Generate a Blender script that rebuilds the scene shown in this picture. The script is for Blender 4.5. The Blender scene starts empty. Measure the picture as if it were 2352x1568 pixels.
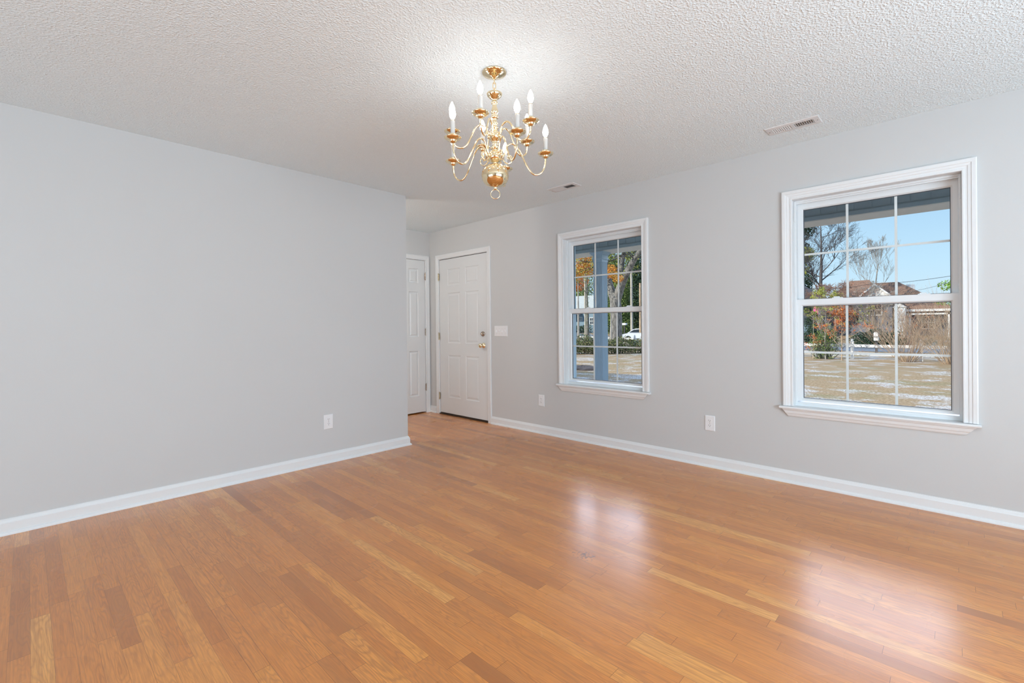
import bpy, bmesh, math, random
from mathutils import Vector, Matrix

C = bpy.context.scene.collection
PI = math.pi

# ------------------------------------------------------------------ camera
W, D, X1, D2, H = 3.819, 3.889, 2.577, 5.200, 2.44      # window wall x, partition y, its end x, closet wall y, ceiling
yaw, pitch, roll = math.radians(46.297), math.radians(-0.147), math.radians(-0.538)
Fv = Vector((math.sin(yaw)*math.cos(pitch), math.cos(yaw)*math.cos(pitch), math.sin(pitch)))
Rv = Vector((math.cos(yaw), -math.sin(yaw), 0)); Uv = Rv.cross(Fv)
R2 = Rv*math.cos(roll) + Uv*math.sin(roll); U2 = -Rv*math.sin(roll) + Uv*math.cos(roll)
cd = bpy.data.cameras.new('camera'); cam = bpy.data.objects.new('camera', cd); C.objects.link(cam)
m = Matrix((R2, U2, -Fv)).transposed().to_4x4(); m.translation = Vector((0, 0, 1.1449)); cam.matrix_world = m
cd.sensor_width = 36; cd.lens = 1065.32/2352*36; cd.shift_y = (753.92-784)/2352
cd.clip_start = 0.02; cd.clip_end = 500
bpy.context.scene.camera = cam

# ------------------------------------------------------------------ view, world, sun, fill lights
vs = bpy.context.scene.view_settings
vs.view_transform = 'Standard'; vs.look = 'None'; vs.gamma = 1; vs.use_curve_mapping = False; vs.exposure = 0.0
try:
    bpy.context.scene.cycles.sample_clamp_indirect = 6.0
    bpy.context.scene.cycles.max_bounces = 12
    bpy.context.scene.cycles.diffuse_bounces = 6
    bpy.context.scene.cycles.glossy_bounces = 6
    bpy.context.scene.cycles.transparent_max_bounces = 16
    bpy.context.scene.cycles.caustics_reflective = False
except Exception:
    pass
world = bpy.data.worlds.new('sky'); bpy.context.scene.world = world; world.use_nodes = True
nt = world.node_tree; nt.nodes.clear()
tc = nt.nodes.new('ShaderNodeTexCoord'); sep = nt.nodes.new('ShaderNodeSeparateXYZ')
ramp = nt.nodes.new('ShaderNodeValToRGB'); bg = nt.nodes.new('ShaderNodeBackground'); wo = nt.nodes.new('ShaderNodeOutputWorld')
nt.links.new(tc.outputs['Generated'], sep.inputs[0]); nt.links.new(sep.outputs['Z'], ramp.inputs[0])
nt.links.new(ramp.outputs[0], bg.inputs[0]); nt.links.new(bg.outputs[0], wo.inputs[0])
cr = ramp.color_ramp; cr.elements[0].position = 0.0; cr.elements[0].color = (.74, .91, 1.0, 1)
cr.elements[1].position = 0.9; cr.elements[1].color = (.16, .36, .80, 1)
e = cr.elements.new(.10); e.color = (.60, .86, 1.06, 1)
e = cr.elements.new(.28); e.color = (.36, .63, .94, 1)
# unseen sky glow added to brighten the floor reflections, hidden by the porch beam
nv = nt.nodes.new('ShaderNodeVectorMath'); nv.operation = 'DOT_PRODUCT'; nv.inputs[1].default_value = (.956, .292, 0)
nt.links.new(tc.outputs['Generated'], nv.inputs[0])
def mr(src, a, b2, c, d_):
    n = nt.nodes.new('ShaderNodeMapRange'); n.interpolation_type = 'SMOOTHSTEP'; nt.links.new(src, n.inputs[0])
    for i, v in enumerate((a, b2, c, d_)): n.inputs[i+1].default_value = v
    return n.outputs[0]
def mm(op, a, b2):
    n = nt.nodes.new('ShaderNodeMath'); n.operation = op
    for i, v in enumerate((a, b2)):
        if isinstance(v, (int, float)): n.inputs[i].default_value = v
        else: nt.links.new(v, n.inputs[i])
    return n.outputs[0]
added_glow = mm('MULTIPLY', mm('MULTIPLY', mr(sep.outputs['Z'], .205, .26, 0, 1), mr(sep.outputs['Z'], .50, .66, 1, 0)), mr(nv.outputs['Value'], .45, .75, 0, 1))
mxc = nt.nodes.new('ShaderNodeMix'); mxc.data_type = 'RGBA'; nt.links.new(added_glow, mxc.inputs[0]); nt.links.new(ramp.outputs[0], mxc.inputs[6]); mxc.inputs[7].default_value = (.74, .80, 1, 1)
nt.links.new(mxc.outputs[2], bg.inputs[0]); nt.links.new(mm('ADD', mm('MULTIPLY', added_glow, 7.6), 1.0), bg.inputs[1])

sd = bpy.data.lights.new('sun', 'SUN'); sun = bpy.data.objects.new('sun', sd); C.objects.link(sun)
SE = math.radians(28)
to_sun = Vector((-.84*math.cos(SE), .54*math.cos(SE), math.sin(SE))).normalized()
sun.rotation_euler = to_sun.to_track_quat('Z', 'Y').to_euler(); sd.energy = 5.2; sd.angle = .009; sd.color = (1, .93, .82)

def area(name, loc, direction, sx, sy, power, col):
    ld = bpy.data.lights.new(name, 'AREA'); lo = bpy.data.objects.new(name, ld); C.objects.link(lo)
    ld.shape = 'RECTANGLE'; ld.size = sx; ld.size_y = sy; ld.energy = power; ld.color = col
    lo.location = loc; lo.rotation_euler = Vector(direction).to_track_quat('-Z', 'Y').to_euler(); return lo
# added fill lights standing in for daylight; the walls behind the camera have no openings
area('rear_fill', (0.6, -2.68, 1.35), (0, 1, 0.55), 3.4, 1.9, 326, (.71, .87, 1.0))
area('side_fill', (-2.98, 1.2, 1.2), (1, 0, 0.5), 2.6, 2.1, 100, (.72, .88, 1.0))

# ------------------------------------------------------------------ node helpers
def nodes_mat(name):
    mt = bpy.data.materials.new(name); mt.use_nodes = True; t = mt.node_tree
    return mt, t, t.nodes['Principled BSDF']
def N(t, kind, **kw):
    n = t.nodes.new(kind)
    for k, v in kw.items(): setattr(n, k, v)
    return n
def L(t, a, b): t.links.new(a, b)
def M(t, op, a, b=None, c=None):
    n = t.nodes.new('ShaderNodeMath'); n.operation = op
    for i, v in enumerate((a, b, c)):
        if v is None: continue
        if isinstance(v, (int, float)): n.inputs[i].default_value = v
        else: t.links.new(v, n.inputs[i])
    return n.outputs[0]
def XYZ(t, x, y, z):
    n = t.nodes.new('ShaderNodeCombineXYZ')
    for i, v in enumerate((x, y, z)):
        if isinstance(v, (int, float)): n.inputs[i].default_value = v
        else: t.links.new(v, n.inputs[i])
    return n.outputs[0]
def MIX(t, fac, a, b, blend='MIX'):
    n = t.nodes.new('ShaderNodeMix'); n.data_type = 'RGBA'; n.blend_type = blend
    for s, v in ((n.inputs[0], fac), (n.inputs[6], a), (n.inputs[7], b)):
        if isinstance(v, (int, float)): s.default_value = v
        elif isinstance(v, tuple): s.default_value = (*v, 1) if len(v) == 3 else v
        else: t.links.new(v, s)
    return n.outputs[2]
def NOISE(t, vec, scale, detail=2, rough=.5, dist=0):
    n = t.nodes.new('ShaderNodeTexNoise'); n.inputs['Scale'].default_value = scale; n.inputs['Detail'].default_value = detail
    n.inputs['Roughness'].default_value = rough; n.inputs['Distortion'].default_value = dist
    t.links.new(vec, n.inputs['Vector']); return n.outputs['Fac']
def RAMP(t, fac, stops):
    n = t.nodes.new('ShaderNodeValToRGB'); r = n.color_ramp
    r.elements[0].position = stops[0][0]; r.elements[0].color = (*stops[0][1], 1)
    r.elements[1].position = stops[-1][0]; r.elements[1].color = (*stops[-1][1], 1)
    for p, c in stops[1:-1]:
        e = r.elements.new(p); e.color = (*c, 1)
    t.links.new(fac, n.inputs[0]); return n.outputs[0]
def g(v): return (v, v, v)
def obj_co(t): return t.nodes.new('ShaderNodeTexCoord').outputs['Object']
def BUMP(t, h, strength, dist, bsdf):
    n = t.nodes.new('ShaderNodeBump'); n.inputs['Strength'].default_value = strength; n.inputs['Distance'].default_value = dist
    t.links.new(h, n.inputs['Height']); t.links.new(n.outputs[0], bsdf.inputs['Normal'])
def plain(name, col, rough=.5, metal=0, var=.06, scale=8, bump=0, spec=.5):
    mt, t, b = nodes_mat(name); co = obj_co(t)
    f = NOISE(t, co, scale, 3)
    L(t, RAMP(t, f, [(.3, tuple(c*(1-var) for c in col)), (.7, tuple(min(1, c*(1+var)) for c in col))]), b.inputs['Base Color'])
    b.inputs['Roughness'].default_value = rough; b.inputs['Metallic'].default_value = metal
    b.inputs['Specular IOR Level'].default_value = spec
    if bump: BUMP(t, NOISE(t, co, scale*6, 3), bump, .01, b)
    return mt
def foliage(name, cols, rough=.7):
    mt, t, b = nodes_mat(name); gi = t.nodes.new('ShaderNodeNewGeometry')
    n = len(cols)
    L(t, RAMP(t, gi.outputs['Random Per Island'], [(i/(n-1), c) for i, c in enumerate(cols)]), b.inputs['Base Color'])
    b.inputs['Roughness'].default_value = rough; b.inputs['Specular IOR Level'].default_value = .2
    return mt

# ------------------------------------------------------------------ materials
MAT = {}
def wall_mat():
    mt, t, b = nodes_mat('painted_drywall'); co = obj_co(t)
    L(t, MIX(t, NOISE(t, co, 1.3, 2), (.572, .576, .574), (.592, .596, .594)), b.inputs['Base Color'])
    b.inputs['Roughness'].default_value = .62; b.inputs['Specular IOR Level'].default_value = .3
    BUMP(t, NOISE(t, co, 160, 2), .06, .002, b); return mt
def ceiling_mat():
    mt, t, b = nodes_mat('popcorn_ceiling'); co = obj_co(t)
    n1 = NOISE(t, co, 112, 2, .5)
    hgt = M(t, 'MULTIPLY', M(t, 'MAXIMUM', M(t, 'SUBTRACT', n1, .42), 0), 4)
    L(t, MIX(t, n1, (.77, .855, .89), (.84, .925, .96)), b.inputs['Base Color'])
    b.inputs['Roughness'].default_value = .9; b.inputs['Specular IOR Level'].default_value = .1
    BUMP(t, hgt, .62, .004, b); return mt
def floor_mat():
    mt, t, b = nodes_mat('oak_strip_floor'); co = obj_co(t)
    s = t.nodes.new('ShaderNodeSeparateXYZ'); L(t, co, s.inputs[0]); x, y = s.outputs[0], s.outputs[1]
    wd = .0567
    sx = M(t, 'DIVIDE', x, wd); sid = M(t, 'FLOOR', sx); fx = M(t, 'FRACT', sx)
    def wn1(v):
        n = N(t, 'ShaderNodeTexWhiteNoise', noise_dimensions='1D'); L(t, v, n.inputs['W']); return n.outputs['Value']
    r1 = wn1(sid); r2 = wn1(M(t, 'ADD', sid, 77.3)); r3 = wn1(M(t, 'ADD', sid, 191.7))
    ln = M(t, 'ADD', M(t, 'MULTIPLY', r2, .75), .42)
    vy = M(t, 'ADD', M(t, 'DIVIDE', y, ln), M(t, 'MULTIPLY', r1, 13)); pid = M(t, 'FLOOR', vy); fy = M(t, 'FRACT', vy)
    wn = N(t, 'ShaderNodeTexWhiteNoise', noise_dimensions='2D'); L(t, XYZ(t, sid, pid, 0), wn.inputs['Vector'])
    sc = t.nodes.new('ShaderNodeSeparateColor'); L(t, wn.outputs['Color'], sc.inputs[0]); ra, rb, rc = sc.outputs
    base = RAMP(t, ra, [(0, (.38, .12, .030)), (.05, (.54, .178, .037)), (.35, (.67, .228, .043)), (.72, (.715, .255, .048)), (.94, (.78, .31, .062)), (1, (.85, .40, .10))])
    rof = M(t, 'MULTIPLY', rb, 60)
    fine = NOISE(t, XYZ(t, M(t, 'MULTIPLY', x, 190), M(t, 'MULTIPLY', y, 7), rof), 1, 4, .65)
    broad = NOISE(t, XYZ(t, M(t, 'MULTIPLY', x, 16), M(t, 'MULTIPLY', y, 1.9), rof), 1, 2, .5)
    rings = M(t, 'SINE', M(t, 'MULTIPLY', broad, 105))
    rings = M(t, 'POWER', M(t, 'MULTIPLY', M(t, 'ADD', rings, 1), .5), 2.5)
    amt = M(t, 'ADD', M(t, 'MULTIPLY', rc, .42), .12)
    c1 = MIX(t, M(t, 'MULTIPLY', rings, amt), base, (.30, .105, .035))
    c2 = MIX(t, RAMP(t, fine, [(.36, g(.55)), (.60, g(0))]), c1, (.36, .12, .03))
    c2 = MIX(t, M(t, 'MULTIPLY', broad, .35), c2, (.70, .33, .115))
    dx = M(t, 'MULTIPLY', M(t, 'MINIMUM', fx, M(t, 'SUBTRACT', 1, fx)), wd)
    dy = M(t, 'MULTIPLY', M(t, 'MINIMUM', fy, M(t, 'SUBTRACT', 1, fy)), ln)
    wx = M(t, 'ADD', M(t, 'MULTIPLY', M(t, 'POWER', r3, 8), .0011), .0004)
    gx = M(t, 'LESS_THAN', dx, wx); gy = M(t, 'LESS_THAN', dy, .0009)
    gap = M(t, 'MAXIMUM', gx, gy)
    c3 = MIX(t, M(t, 'MULTIPLY', gap, .55), c2, (.09, .035, .015))
    # worn spot in the boards
    kx = M(t, 'SUBTRACT', x, 1.92); ky = M(t, 'MULTIPLY', M(t, 'SUBTRACT', y, 1.35), .8)
    dd = M(t, 'SQRT', M(t, 'ADD', M(t, 'MULTIPLY', kx, kx), M(t, 'MULTIPLY', ky, ky)))
    kn = NOISE(t, co, 60, 3, .6)
    k = M(t, 'MULTIPLY', M(t, 'LESS_THAN', dd, .055), M(t, 'GREATER_THAN', M(t, 'SUBTRACT', kn, M(t, 'MULTIPLY', dd, 3)), .46))
    c4 = MIX(t, M(t, 'MULTIPLY', k, .7), c3, (.12, .06, .035))
    L(t, c4, b.inputs['Base Color'])
    b.inputs['Roughness'].default_value = .5; b.inputs['Specular IOR Level'].default_value = .1
    b.inputs['Coat Weight'].default_value = 1; b.inputs['Coat IOR'].default_value = 1.6
    L(t, RAMP(t, NOISE(t, co, 2.2, 2), [(.3, g(.24)), (.7, g(.30))]), b.inputs['Coat Roughness'])
    hb = M(t, 'SUBTRACT', M(t, 'MULTIPLY', NOISE(t, XYZ(t, M(t, 'MULTIPLY', x, 1), M(t, 'MULTIPLY', y, .25), 0), 14, 1), .6), M(t, 'MULTIPLY', gap, .6))
    bn = t.nodes.new('ShaderNodeBump'); bn.inputs['Strength'].default_value = .12; bn.inputs['Distance'].default_value = .004
    L(t, hb, bn.inputs['Height']); L(t, bn.outputs[0], b.inputs['Normal']); L(t, bn.outputs[0], b.inputs['Coat Normal'])
    return mt
def lawn_mat():
    mt, t, b = nodes_mat('winter_lawn'); co = obj_co(t)
    s = t.nodes.new('ShaderNodeSeparateXYZ'); L(t, co, s.inputs[0])
    n1 = NOISE(t, co, .45, 3, .6); n2 = NOISE(t, co, 16, 4, .8); n3 = NOISE(t, co, 1.1, 3, .6)
    c = RAMP(t, n2, [(.3, (.19, .125, .06)), (.5, (.42, .29, .155)), (.7, (.62, .46, .28))])
    c = MIX(t, RAMP(t, n1, [(.54, g(0)), (.68, g(.35))]), c, (.20, .235, .10))
    fr = M(t, 'MULTIPLY', RAMP(t, n3, [(.50, g(0)), (.62, g(1))]), RAMP(t, n2, [(.42, g(0)), (.56, g(1))]))
    c = MIX(t, M(t, 'MULTIPLY', fr, .8), c, (.80, .82, .82))
    lv = M(t, 'GREATER_THAN', NOISE(t, co, 9, 2), .71)
    c = MIX(t, lv, c, (.50, .19, .07))
    L(t, c, b.inputs['Base Color']); b.inputs['Roughness'].default_value = .95; b.inputs['Specular IOR Level'].default_value = .1
    BUMP(t, n2, .8, .05, b); return mt
def shingle_mat(name, c0, c1):
    mt, t, b = nodes_mat(name); co = obj_co(t)
    br = t.nodes.new('ShaderNodeTexBrick'); br.inputs['Scale'].default_value = 3; br.inputs['Mortar Size'].default_value = .03
    br.inputs['Color1'].default_value = (*c0, 1); br.inputs['Color2'].default_value = (*c1, 1)
    br.inputs['Mortar'].default_value = (*[c*.6 for c in c0], 1)
    s = t.nodes.new('ShaderNodeSeparateXYZ'); L(t, co, s.inputs[0])
    L(t, XYZ(t, s.outputs[1], s.outputs[2], 0), br.inputs['Vector'])
    L(t, br.outputs[0], b.inputs['Base Color']); b.inputs['Roughness'].default_value = .9; return mt
def siding_mat(name, col, pitchm=.16):
    mt, t, b = nodes_mat(name); co = obj_co(t)
    s = t.nodes.new('ShaderNodeSeparateXYZ'); L(t, co, s.inputs[0])
    f = M(t, 'FRACT', M(t, 'DIVIDE', s.outputs[2], pitchm))
    L(t, RAMP(t, f, [(0, tuple(c*.6 for c in col)), (.12, col), (1, tuple(c*1.03 for c in col))]), b.inputs['Base Color'])
    b.inputs['Roughness'].default_value = .6; return mt
def bark_mat(name, c0, c1, sc=9):
    mt, t, b = nodes_mat(name); co = obj_co(t)
    s = t.nodes.new('ShaderNodeSeparateXYZ'); L(t, co, s.inputs[0])
    n = NOISE(t, XYZ(t, s.outputs[0], s.outputs[1], M(t, 'MULTIPLY', s.outputs[2], .25)), sc, 4, .7)
    L(t, RAMP(t, n, [(.35, c0), (.65, c1)]), b.inputs['Base Color']); b.inputs['Roughness'].default_value = .95
    BUMP(t, n, .6, .03, b); return mt
def glass_mat():
    mt = bpy.data.materials.new('window_glass'); mt.use_nodes = True; t = mt.node_tree; t.nodes.clear()
    o = t.nodes.new('ShaderNodeOutputMaterial'); mx = t.nodes.new('ShaderNodeMixShader')
    tr = t.nodes.new('ShaderNodeBsdfTransparent'); gl = t.nodes.new('ShaderNodeBsdfGlossy'); fr = t.nodes.new('ShaderNodeFresnel')
    tr.inputs[0].default_value = (.96, .975, .975, 1); gl.inputs['Roughness'].default_value = .01; fr.inputs[0].default_value = 1.09
    L(t, fr.outputs[0], mx.inputs[0]); L(t, tr.outputs[0], mx.inputs[1]); L(t, gl.outputs[0], mx.inputs[2]); L(t, mx.outputs[0], o.inputs[0])
    return mt
def emit_mat(name, col, s):
    mt = bpy.data.materials.new(name); mt.use_nodes = True; t = mt.node_tree; t.nodes.clear()
    o = t.nodes.new('ShaderNodeOutputMaterial'); e = t.nodes.new('ShaderNodeEmission'); e.inputs[0].default_value = (*col, 1); e.inputs[1].default_value = s
    L(t, e.outputs[0], o.inputs[0]); return mt

MAT['wall'] = wall_mat(); MAT['ceil'] = ceiling_mat(); MAT['floor'] = floor_mat(); MAT['lawn'] = lawn_mat()
MAT['trim'] = plain('white_trim_paint', (.76, .775, .782), .32, var=.01, scale=3)
MAT['vinyl'] = plain('white_vinyl', (.745, .775, .79), .35, var=.01, scale=3)
MAT['door'] = plain('white_door_paint', (.71, .725, .73), .38, var=.01, scale=2)
MAT['spacer'] = plain('dark_spacer', (.10, .11, .13), .5)
MAT['glass'] = glass_mat()
MAT['brass'] = plain('polished_brass', (.92, .76, .50), .08, 1, var=.02)
MAT['hinge'] = plain('worn_brass', (.50, .42, .30), .32, 1, var=.15, scale=60)
MAT['nickel'] = plain('aged_brass', (.42, .34, .28), .25, 1, var=.1, scale=60)
MAT['plate'] = plain('white_plastic', (.80, .80, .81), .3, var=.01)
MAT['slot'] = plain('dark_slot', (.13, .125, .12), .7)
MAT['slotv'] = plain('duct_dark', (.06, .06, .065), .8)
MAT['black'] = plain('black_weatherstrip', (.012, .011, .010), .8)
MAT['thresh'] = plain('bronze_threshold', (.07, .045, .03), .4, .4)
MAT['candle'] = plain('ivory_candle_sleeve', (.60, .57, .53), .5, var=.02)
MAT['bulb'] = emit_mat('lit_bulb', (1.0, .94, .88), 27)
MAT['hall'] = emit_mat('hall_lamp_glow', (1.0, .93, .86), 12.0)
MAT['vent'] = plain('white_vent_metal', (.70, .70, .70), .4, var=.01)
MAT['porchblue'] = plain('slate_blue_paint', (.43, .56, .66), .45, var=.03)
MAT['porchbeam'] = plain('slate_beam_paint', (.29, .37, .41), .5, var=.04)
MAT['cream'] = plain('cream_soffit', (.75, .71, .64), .5, var=.03)
MAT['white'] = plain('white_exterior_paint', (.82, .82, .82), .5, var=.03)
MAT['asphalt'] = plain('asphalt', (.16, .18, .20), .9, var=.15, scale=4)
MAT['concrete'] = plain('concrete', (.42, .41, .39), .9, var=.1, scale=4)
MAT['shinbrown'] = shingle_mat('brown_shingles', (.27, .155, .10), (.35, .21, .145))
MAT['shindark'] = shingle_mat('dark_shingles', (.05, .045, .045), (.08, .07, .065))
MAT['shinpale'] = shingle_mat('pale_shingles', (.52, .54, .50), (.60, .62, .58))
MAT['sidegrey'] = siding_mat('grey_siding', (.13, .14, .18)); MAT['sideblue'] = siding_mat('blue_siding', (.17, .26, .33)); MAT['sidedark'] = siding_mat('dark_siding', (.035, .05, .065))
MAT['winglass'] = plain('dark_window_glass', (.03, .045, .06), .1)
MAT['oak'] = bark_mat('oak_bark', (.07, .065, .06), (.33, .31, .285)); MAT['bark'] = bark_mat('dark_bark', (.06, .055, .06), (.13, .115, .11))
MAT['twig'] = bark_mat('tan_twigs', (.40, .27, .17), (.68, .52, .36)); MAT['greytwig'] = bark_mat('grey_twigs', (.26, .23, .20), (.52, .49, .44)); MAT['redtwig'] = bark_mat('reddish_twigs', (.22, .12, .09), (.42, .27, .20))
MAT['polewood'] = bark_mat('weathered_pole', (.38, .34, .28), (.58, .53, .45), 5)
MAT['f_orange'] = foliage('orange_leaves', [(.42, .12, .02), (.75, .26, .04), (.80, .42, .08), (.62, .50, .12)])
MAT['f_red'] = foliage('rust_leaves', [(.30, .07, .02), (.55, .15, .04), (.72, .28, .09), (.45, .10, .03)])
MAT['f_yg'] = foliage('yellow_green_leaves', [(.12, .15, .03), (.33, .36, .06), (.52, .50, .12), (.20, .24, .05)])
MAT['f_green'] = foliage('green_leaves', [(.05, .09, .025), (.16, .23, .06), (.30, .36, .12), (.10, .15, .04)])
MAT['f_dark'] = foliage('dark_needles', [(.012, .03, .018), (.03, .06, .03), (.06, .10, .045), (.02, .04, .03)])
MAT['f_hedge'] = foliage('hedge_leaves', [(.03, .06, .02), (.12, .18, .05), (.26, .30, .13), (.32, .22, .15), (.07, .12, .03)])
MAT['f_bright'] = foliage('bright_pine_needles', [(.12, .24, .04), (.30, .48, .10), (.18, .32, .06)])
MAT['carpaint'] = plain('white_car_paint', (.80, .82, .86), .25, var=.01)
MAT['rubber'] = plain('tyre_rubber', (.02, .02, .022), .8)
MAT['chrome'] = plain('wheel_metal', (.5, .5, .52), .3, 1)
MAT['taillight'] = plain('red_lens', (.4, .02, .02), .2)
MAT['pink'] = plain('pink_flag_cloth', (.85, .10, .30), .8, var=.3, scale=5)
MAT['cable'] = plain('black_cable', (.02, .02, .025), .6)
MAT['soil'] = plain('dark_soil', (.07, .055, .05), .95, var=.3, scale=10, bump=.5)

# ------------------------------------------------------------------ mesh builder
class MB:
    def __init__(s): s.v = []; s.f = []; s.m = []; s.sm = []
    def add(s, vs, fs, mi=0, smooth=False):
        o = len(s.v); s.v += [tuple(v) for v in vs]
        for f in fs: s.f.append([o+i for i in f]); s.m.append(mi); s.sm.append(smooth)
    def box(s, x0, x1, y0, y1, z0, z1, mi=0):
        vs = [(x, y, z) for x in (x0, x1) for y in (y0, y1) for z in (z0, z1)]
        s.add(vs, [(0, 1, 3, 2), (4, 6, 7, 5), (0, 4, 5, 1), (2, 3, 7, 6), (0, 2, 6, 4), (1, 5, 7, 3)], mi)
    def tube(s, pts, rad, n=8, cap=True, mi=0, smooth=True, closed=False):
        pts = [Vector(p) for p in pts]; k = len(pts)
        if isinstance(rad, (int, float)): rad = [rad]*k
        rings = []; prev = None
        for i in range(k):
            if closed: d = pts[(i+1) % k]-pts[i-1]
            else: d = pts[min(i+1, k-1)]-pts[max(i-1, 0)]
            d = d.normalized() if d.length > 1e-9 else Vector((0, 0, 1))
            if prev is None:
                a = d.orthogonal().normalized()
            else:
                a = prev - d*prev.dot(d)
                a = a.normalized() if a.length > 1e-6 else d.orthogonal().normalized()
            prev = a; b = d.cross(a)
            rings.append([pts[i]+(a*math.cos(2*PI*j/n)+b*math.sin(2*PI*j/n))*rad[i] for j in range(n)])
        fs = []
        for i in range(k if closed else k-1):
            o, o2 = i*n, ((i+1) % k)*n
            for j in range(n): fs.append((o+j, o+(j+1) % n, o2+(j+1) % n, o2+j))
        vs = [v for r in rings for v in r]
        s.add(vs, fs, mi, smooth)
        if cap and not closed:
            s.add(rings[0], [tuple(range(n))], mi); s.add(rings[-1], [tuple(range(n))], mi)
    def lathe(s, prof, n=24, org=(0, 0, 0), mi=0, axis='z', smooth=True):
        vs = []; fs = []
        for r, z in prof:
            for j in range(n):
                a = 2*PI*j/n; p = (r*math.cos(a), r*math.sin(a), z)
                if axis == 'x': p = (z, p[0], p[1])
                elif axis == 'y': p = (p[0], z, p[1])
                vs.append((p[0]+org[0], p[1]+org[1], p[2]+org[2]))
        for i in range(len(prof)-1):
            for j in range(n): fs.append((i*n+j, i*n+(j+1) % n, (i+1)*n+(j+1) % n, (i+1)*n+j))
        s.add(vs, fs, mi, smooth)
    def prism(s, poly, fn, t0, t1, mi=0):
        """poly of 2D points extruded along t; fn(a,b,t) -> xyz"""
        k = len(poly); vs = [fn(a, b, t0) for a, b in poly]+[fn(a, b, t1) for a, b in poly]
        s.add(vs, [tuple(range(k)), tuple(range(2*k-1, k-1, -1))]+[(i, (i+1) % k, k+(i+1) % k, k+i) for i in range(k)], mi)
    def sweep(s, u0, u1, v0, v1, prof, fn, closed=False, mi=0):
        """mitred moulding round the rectangle; prof = [(out, height)]; open at the bottom unless closed"""
        rows = []
        for d, h in prof:
            if closed: c = [(u0-d, v0-d), (u0-d, v1+d), (u1+d, v1+d), (u1+d, v0-d)]
            else: c = [(u0-d, v0), (u0-d, v1+d), (u1+d, v1+d), (u1+d, v0)]
            rows.append([fn(a, b, h) for a, b in c])
        k = 4; vs = [p for r in rows for p in r]; fs = []
        n = len(prof)
        for i in range(n):
            i2 = (i+1) % n
            for j in range(4 if closed else 3): fs.append((i*k+j, i*k+(j+1) % k, i2*k+(j+1) % k, i2*k+j))
        if not closed:
            fs += [tuple(i*k for i in range(n)), tuple(i*k+3 for i in range(n))]
        s.add(vs, fs, mi)
    def build(s, name, mats, parent=None, bevel=0, recalc=True):
        me = bpy.data.meshes.new(name); me.from_pydata(s.v, [], s.f)
        if not isinstance(mats, (list, tuple)): mats = [mats]
        for mm in mats: me.materials.append(MAT[mm] if isinstance(mm, str) else mm)
        me.polygons.foreach_set('material_index', s.m); me.polygons.foreach_set('use_smooth', s.sm)
        me.update()
        if recalc:
            bm = bmesh.new(); bm.from_mesh(me); bmesh.ops.recalc_face_normals(bm, faces=bm.faces); bm.to_mesh(me); bm.free()
        o = bpy.data.objects.new(name, me); C.objects.link(o)
        if parent: o.parent = parent; o.matrix_parent_inverse = parent.matrix_world.inverted()
        if bevel:
            b = o.modifiers.new('bevel', 'BEVEL'); b.width = bevel; b.segments = 2; b.limit_method = 'ANGLE'
        return o
def spline(pts, n=6):
    pts = [Vector(p) for p in pts]; out = []
    P = [pts[0]*2-pts[1]]+pts+[pts[-1]*2-pts[-2]]
    for i in range(1, len(P)-2):
        for k in range(n):
            t = k/n; a, b, c, d = P[i-1], P[i], P[i+1], P[i+2]
            out.append(.5*((2*b)+(c-a)*t+(2*a-5*b+4*c-d)*t*t+(3*b-a-3*c+d)*t*t*t))
    out.append(pts[-1]); return out
def struct(o): o['kind'] = 'structure'; return o
def tag(o, label, cat, group=None, kind=None):
    o['label'] = label; o['category'] = cat
    if group: o['group'] = group
    if kind: o['kind'] = kind
    return o
def empty(name, loc=(0, 0, 0), rz=0):
    o = bpy.data.objects.new(name, None); C.objects.link(o); o.location = loc; o.rotation_euler = (0, 0, rz)
    o.empty_display_size = .1; bpy.context.view_layer.update(); return o
def thing(name, label, cat, loc=(0, 0, 0), group=None): return tag(empty(name, loc), label, cat, group)

# ================================================================== ROOM SHELL
XL, YB, XH = -3.0, -2.75, -1.2
b = MB(); b.box(XL-.15, W+.16, YB-.15, D2+.15, -.2, 0); struct(b.build('floor', 'floor'))
b = MB(); b.box(XL-.15, W+.16, YB-.15, D2+.15, H, H+.15); struct(b.build('ceiling', 'ceil'))
def wall_x(name, x0, x1, ya, yb, holes, mat='wall'):
    b = MB(); ys = sorted({ya, yb, *[v for h in holes for v in h[:2]]}); zs = sorted({0, H, *[v for h in holes for v in h[2:]]})
    for i in range(len(ys)-1):
        for j in range(len(zs)-1):
            cy, cz = (ys[i]+ys[i+1])/2, (zs[j]+zs[j+1])/2
            if any(h[0] < cy < h[1] and h[2] < cz < h[3] for h in holes): continue
            b.box(x0, x1, ys[i], ys[i+1], zs[j], zs[j+1])
    return struct(b.build(name, mat))
def wall_y(name, y0, y1, xa, xb, holes, mat='wall'):
    b = MB(); xs = sorted({xa, xb, *[v for h in holes for v in h[:2]]}); zs = sorted({0, H, *[v for h in holes for v in h[2:]]})
    for i in range(len(xs)-1):
        for j in range(len(zs)-1):
            cx, cz = (xs[i]+xs[i+1])/2, (zs[j]+zs[j+1])/2
            if any(h[0] < cx < h[1] and h[2] < cz < h[3] for h in holes): continue
            b.box(xs[i], xs[i+1], y0, y1, zs[j], zs[j+1])
    return struct(b.build(name, mat))
WR = (-.030, .845); WL = (2.030, 2.905); WZ = (.556, 2.040)
DR = (4.055, 4.992, 0, 2.052)
wall_x('wall_right', W, W+.16, YB-.15, D2+.15, [(WR[0]-.02, WR[1]+.02, WZ[0]-.03, WZ[1]+.02), (WL[0]-.02, WL[1]+.02, WZ[0]-.03, WZ[1]+.02), (DR[0]-.02, DR[1]+.02, 0, DR[3]+.02)])
b = MB(); b.box(XL-.15, X1, D, D+.12, 0, H); struct(b.build('wall_left', 'wall'))
CD = (3.115, 3.742, 0, 2.058)
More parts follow.
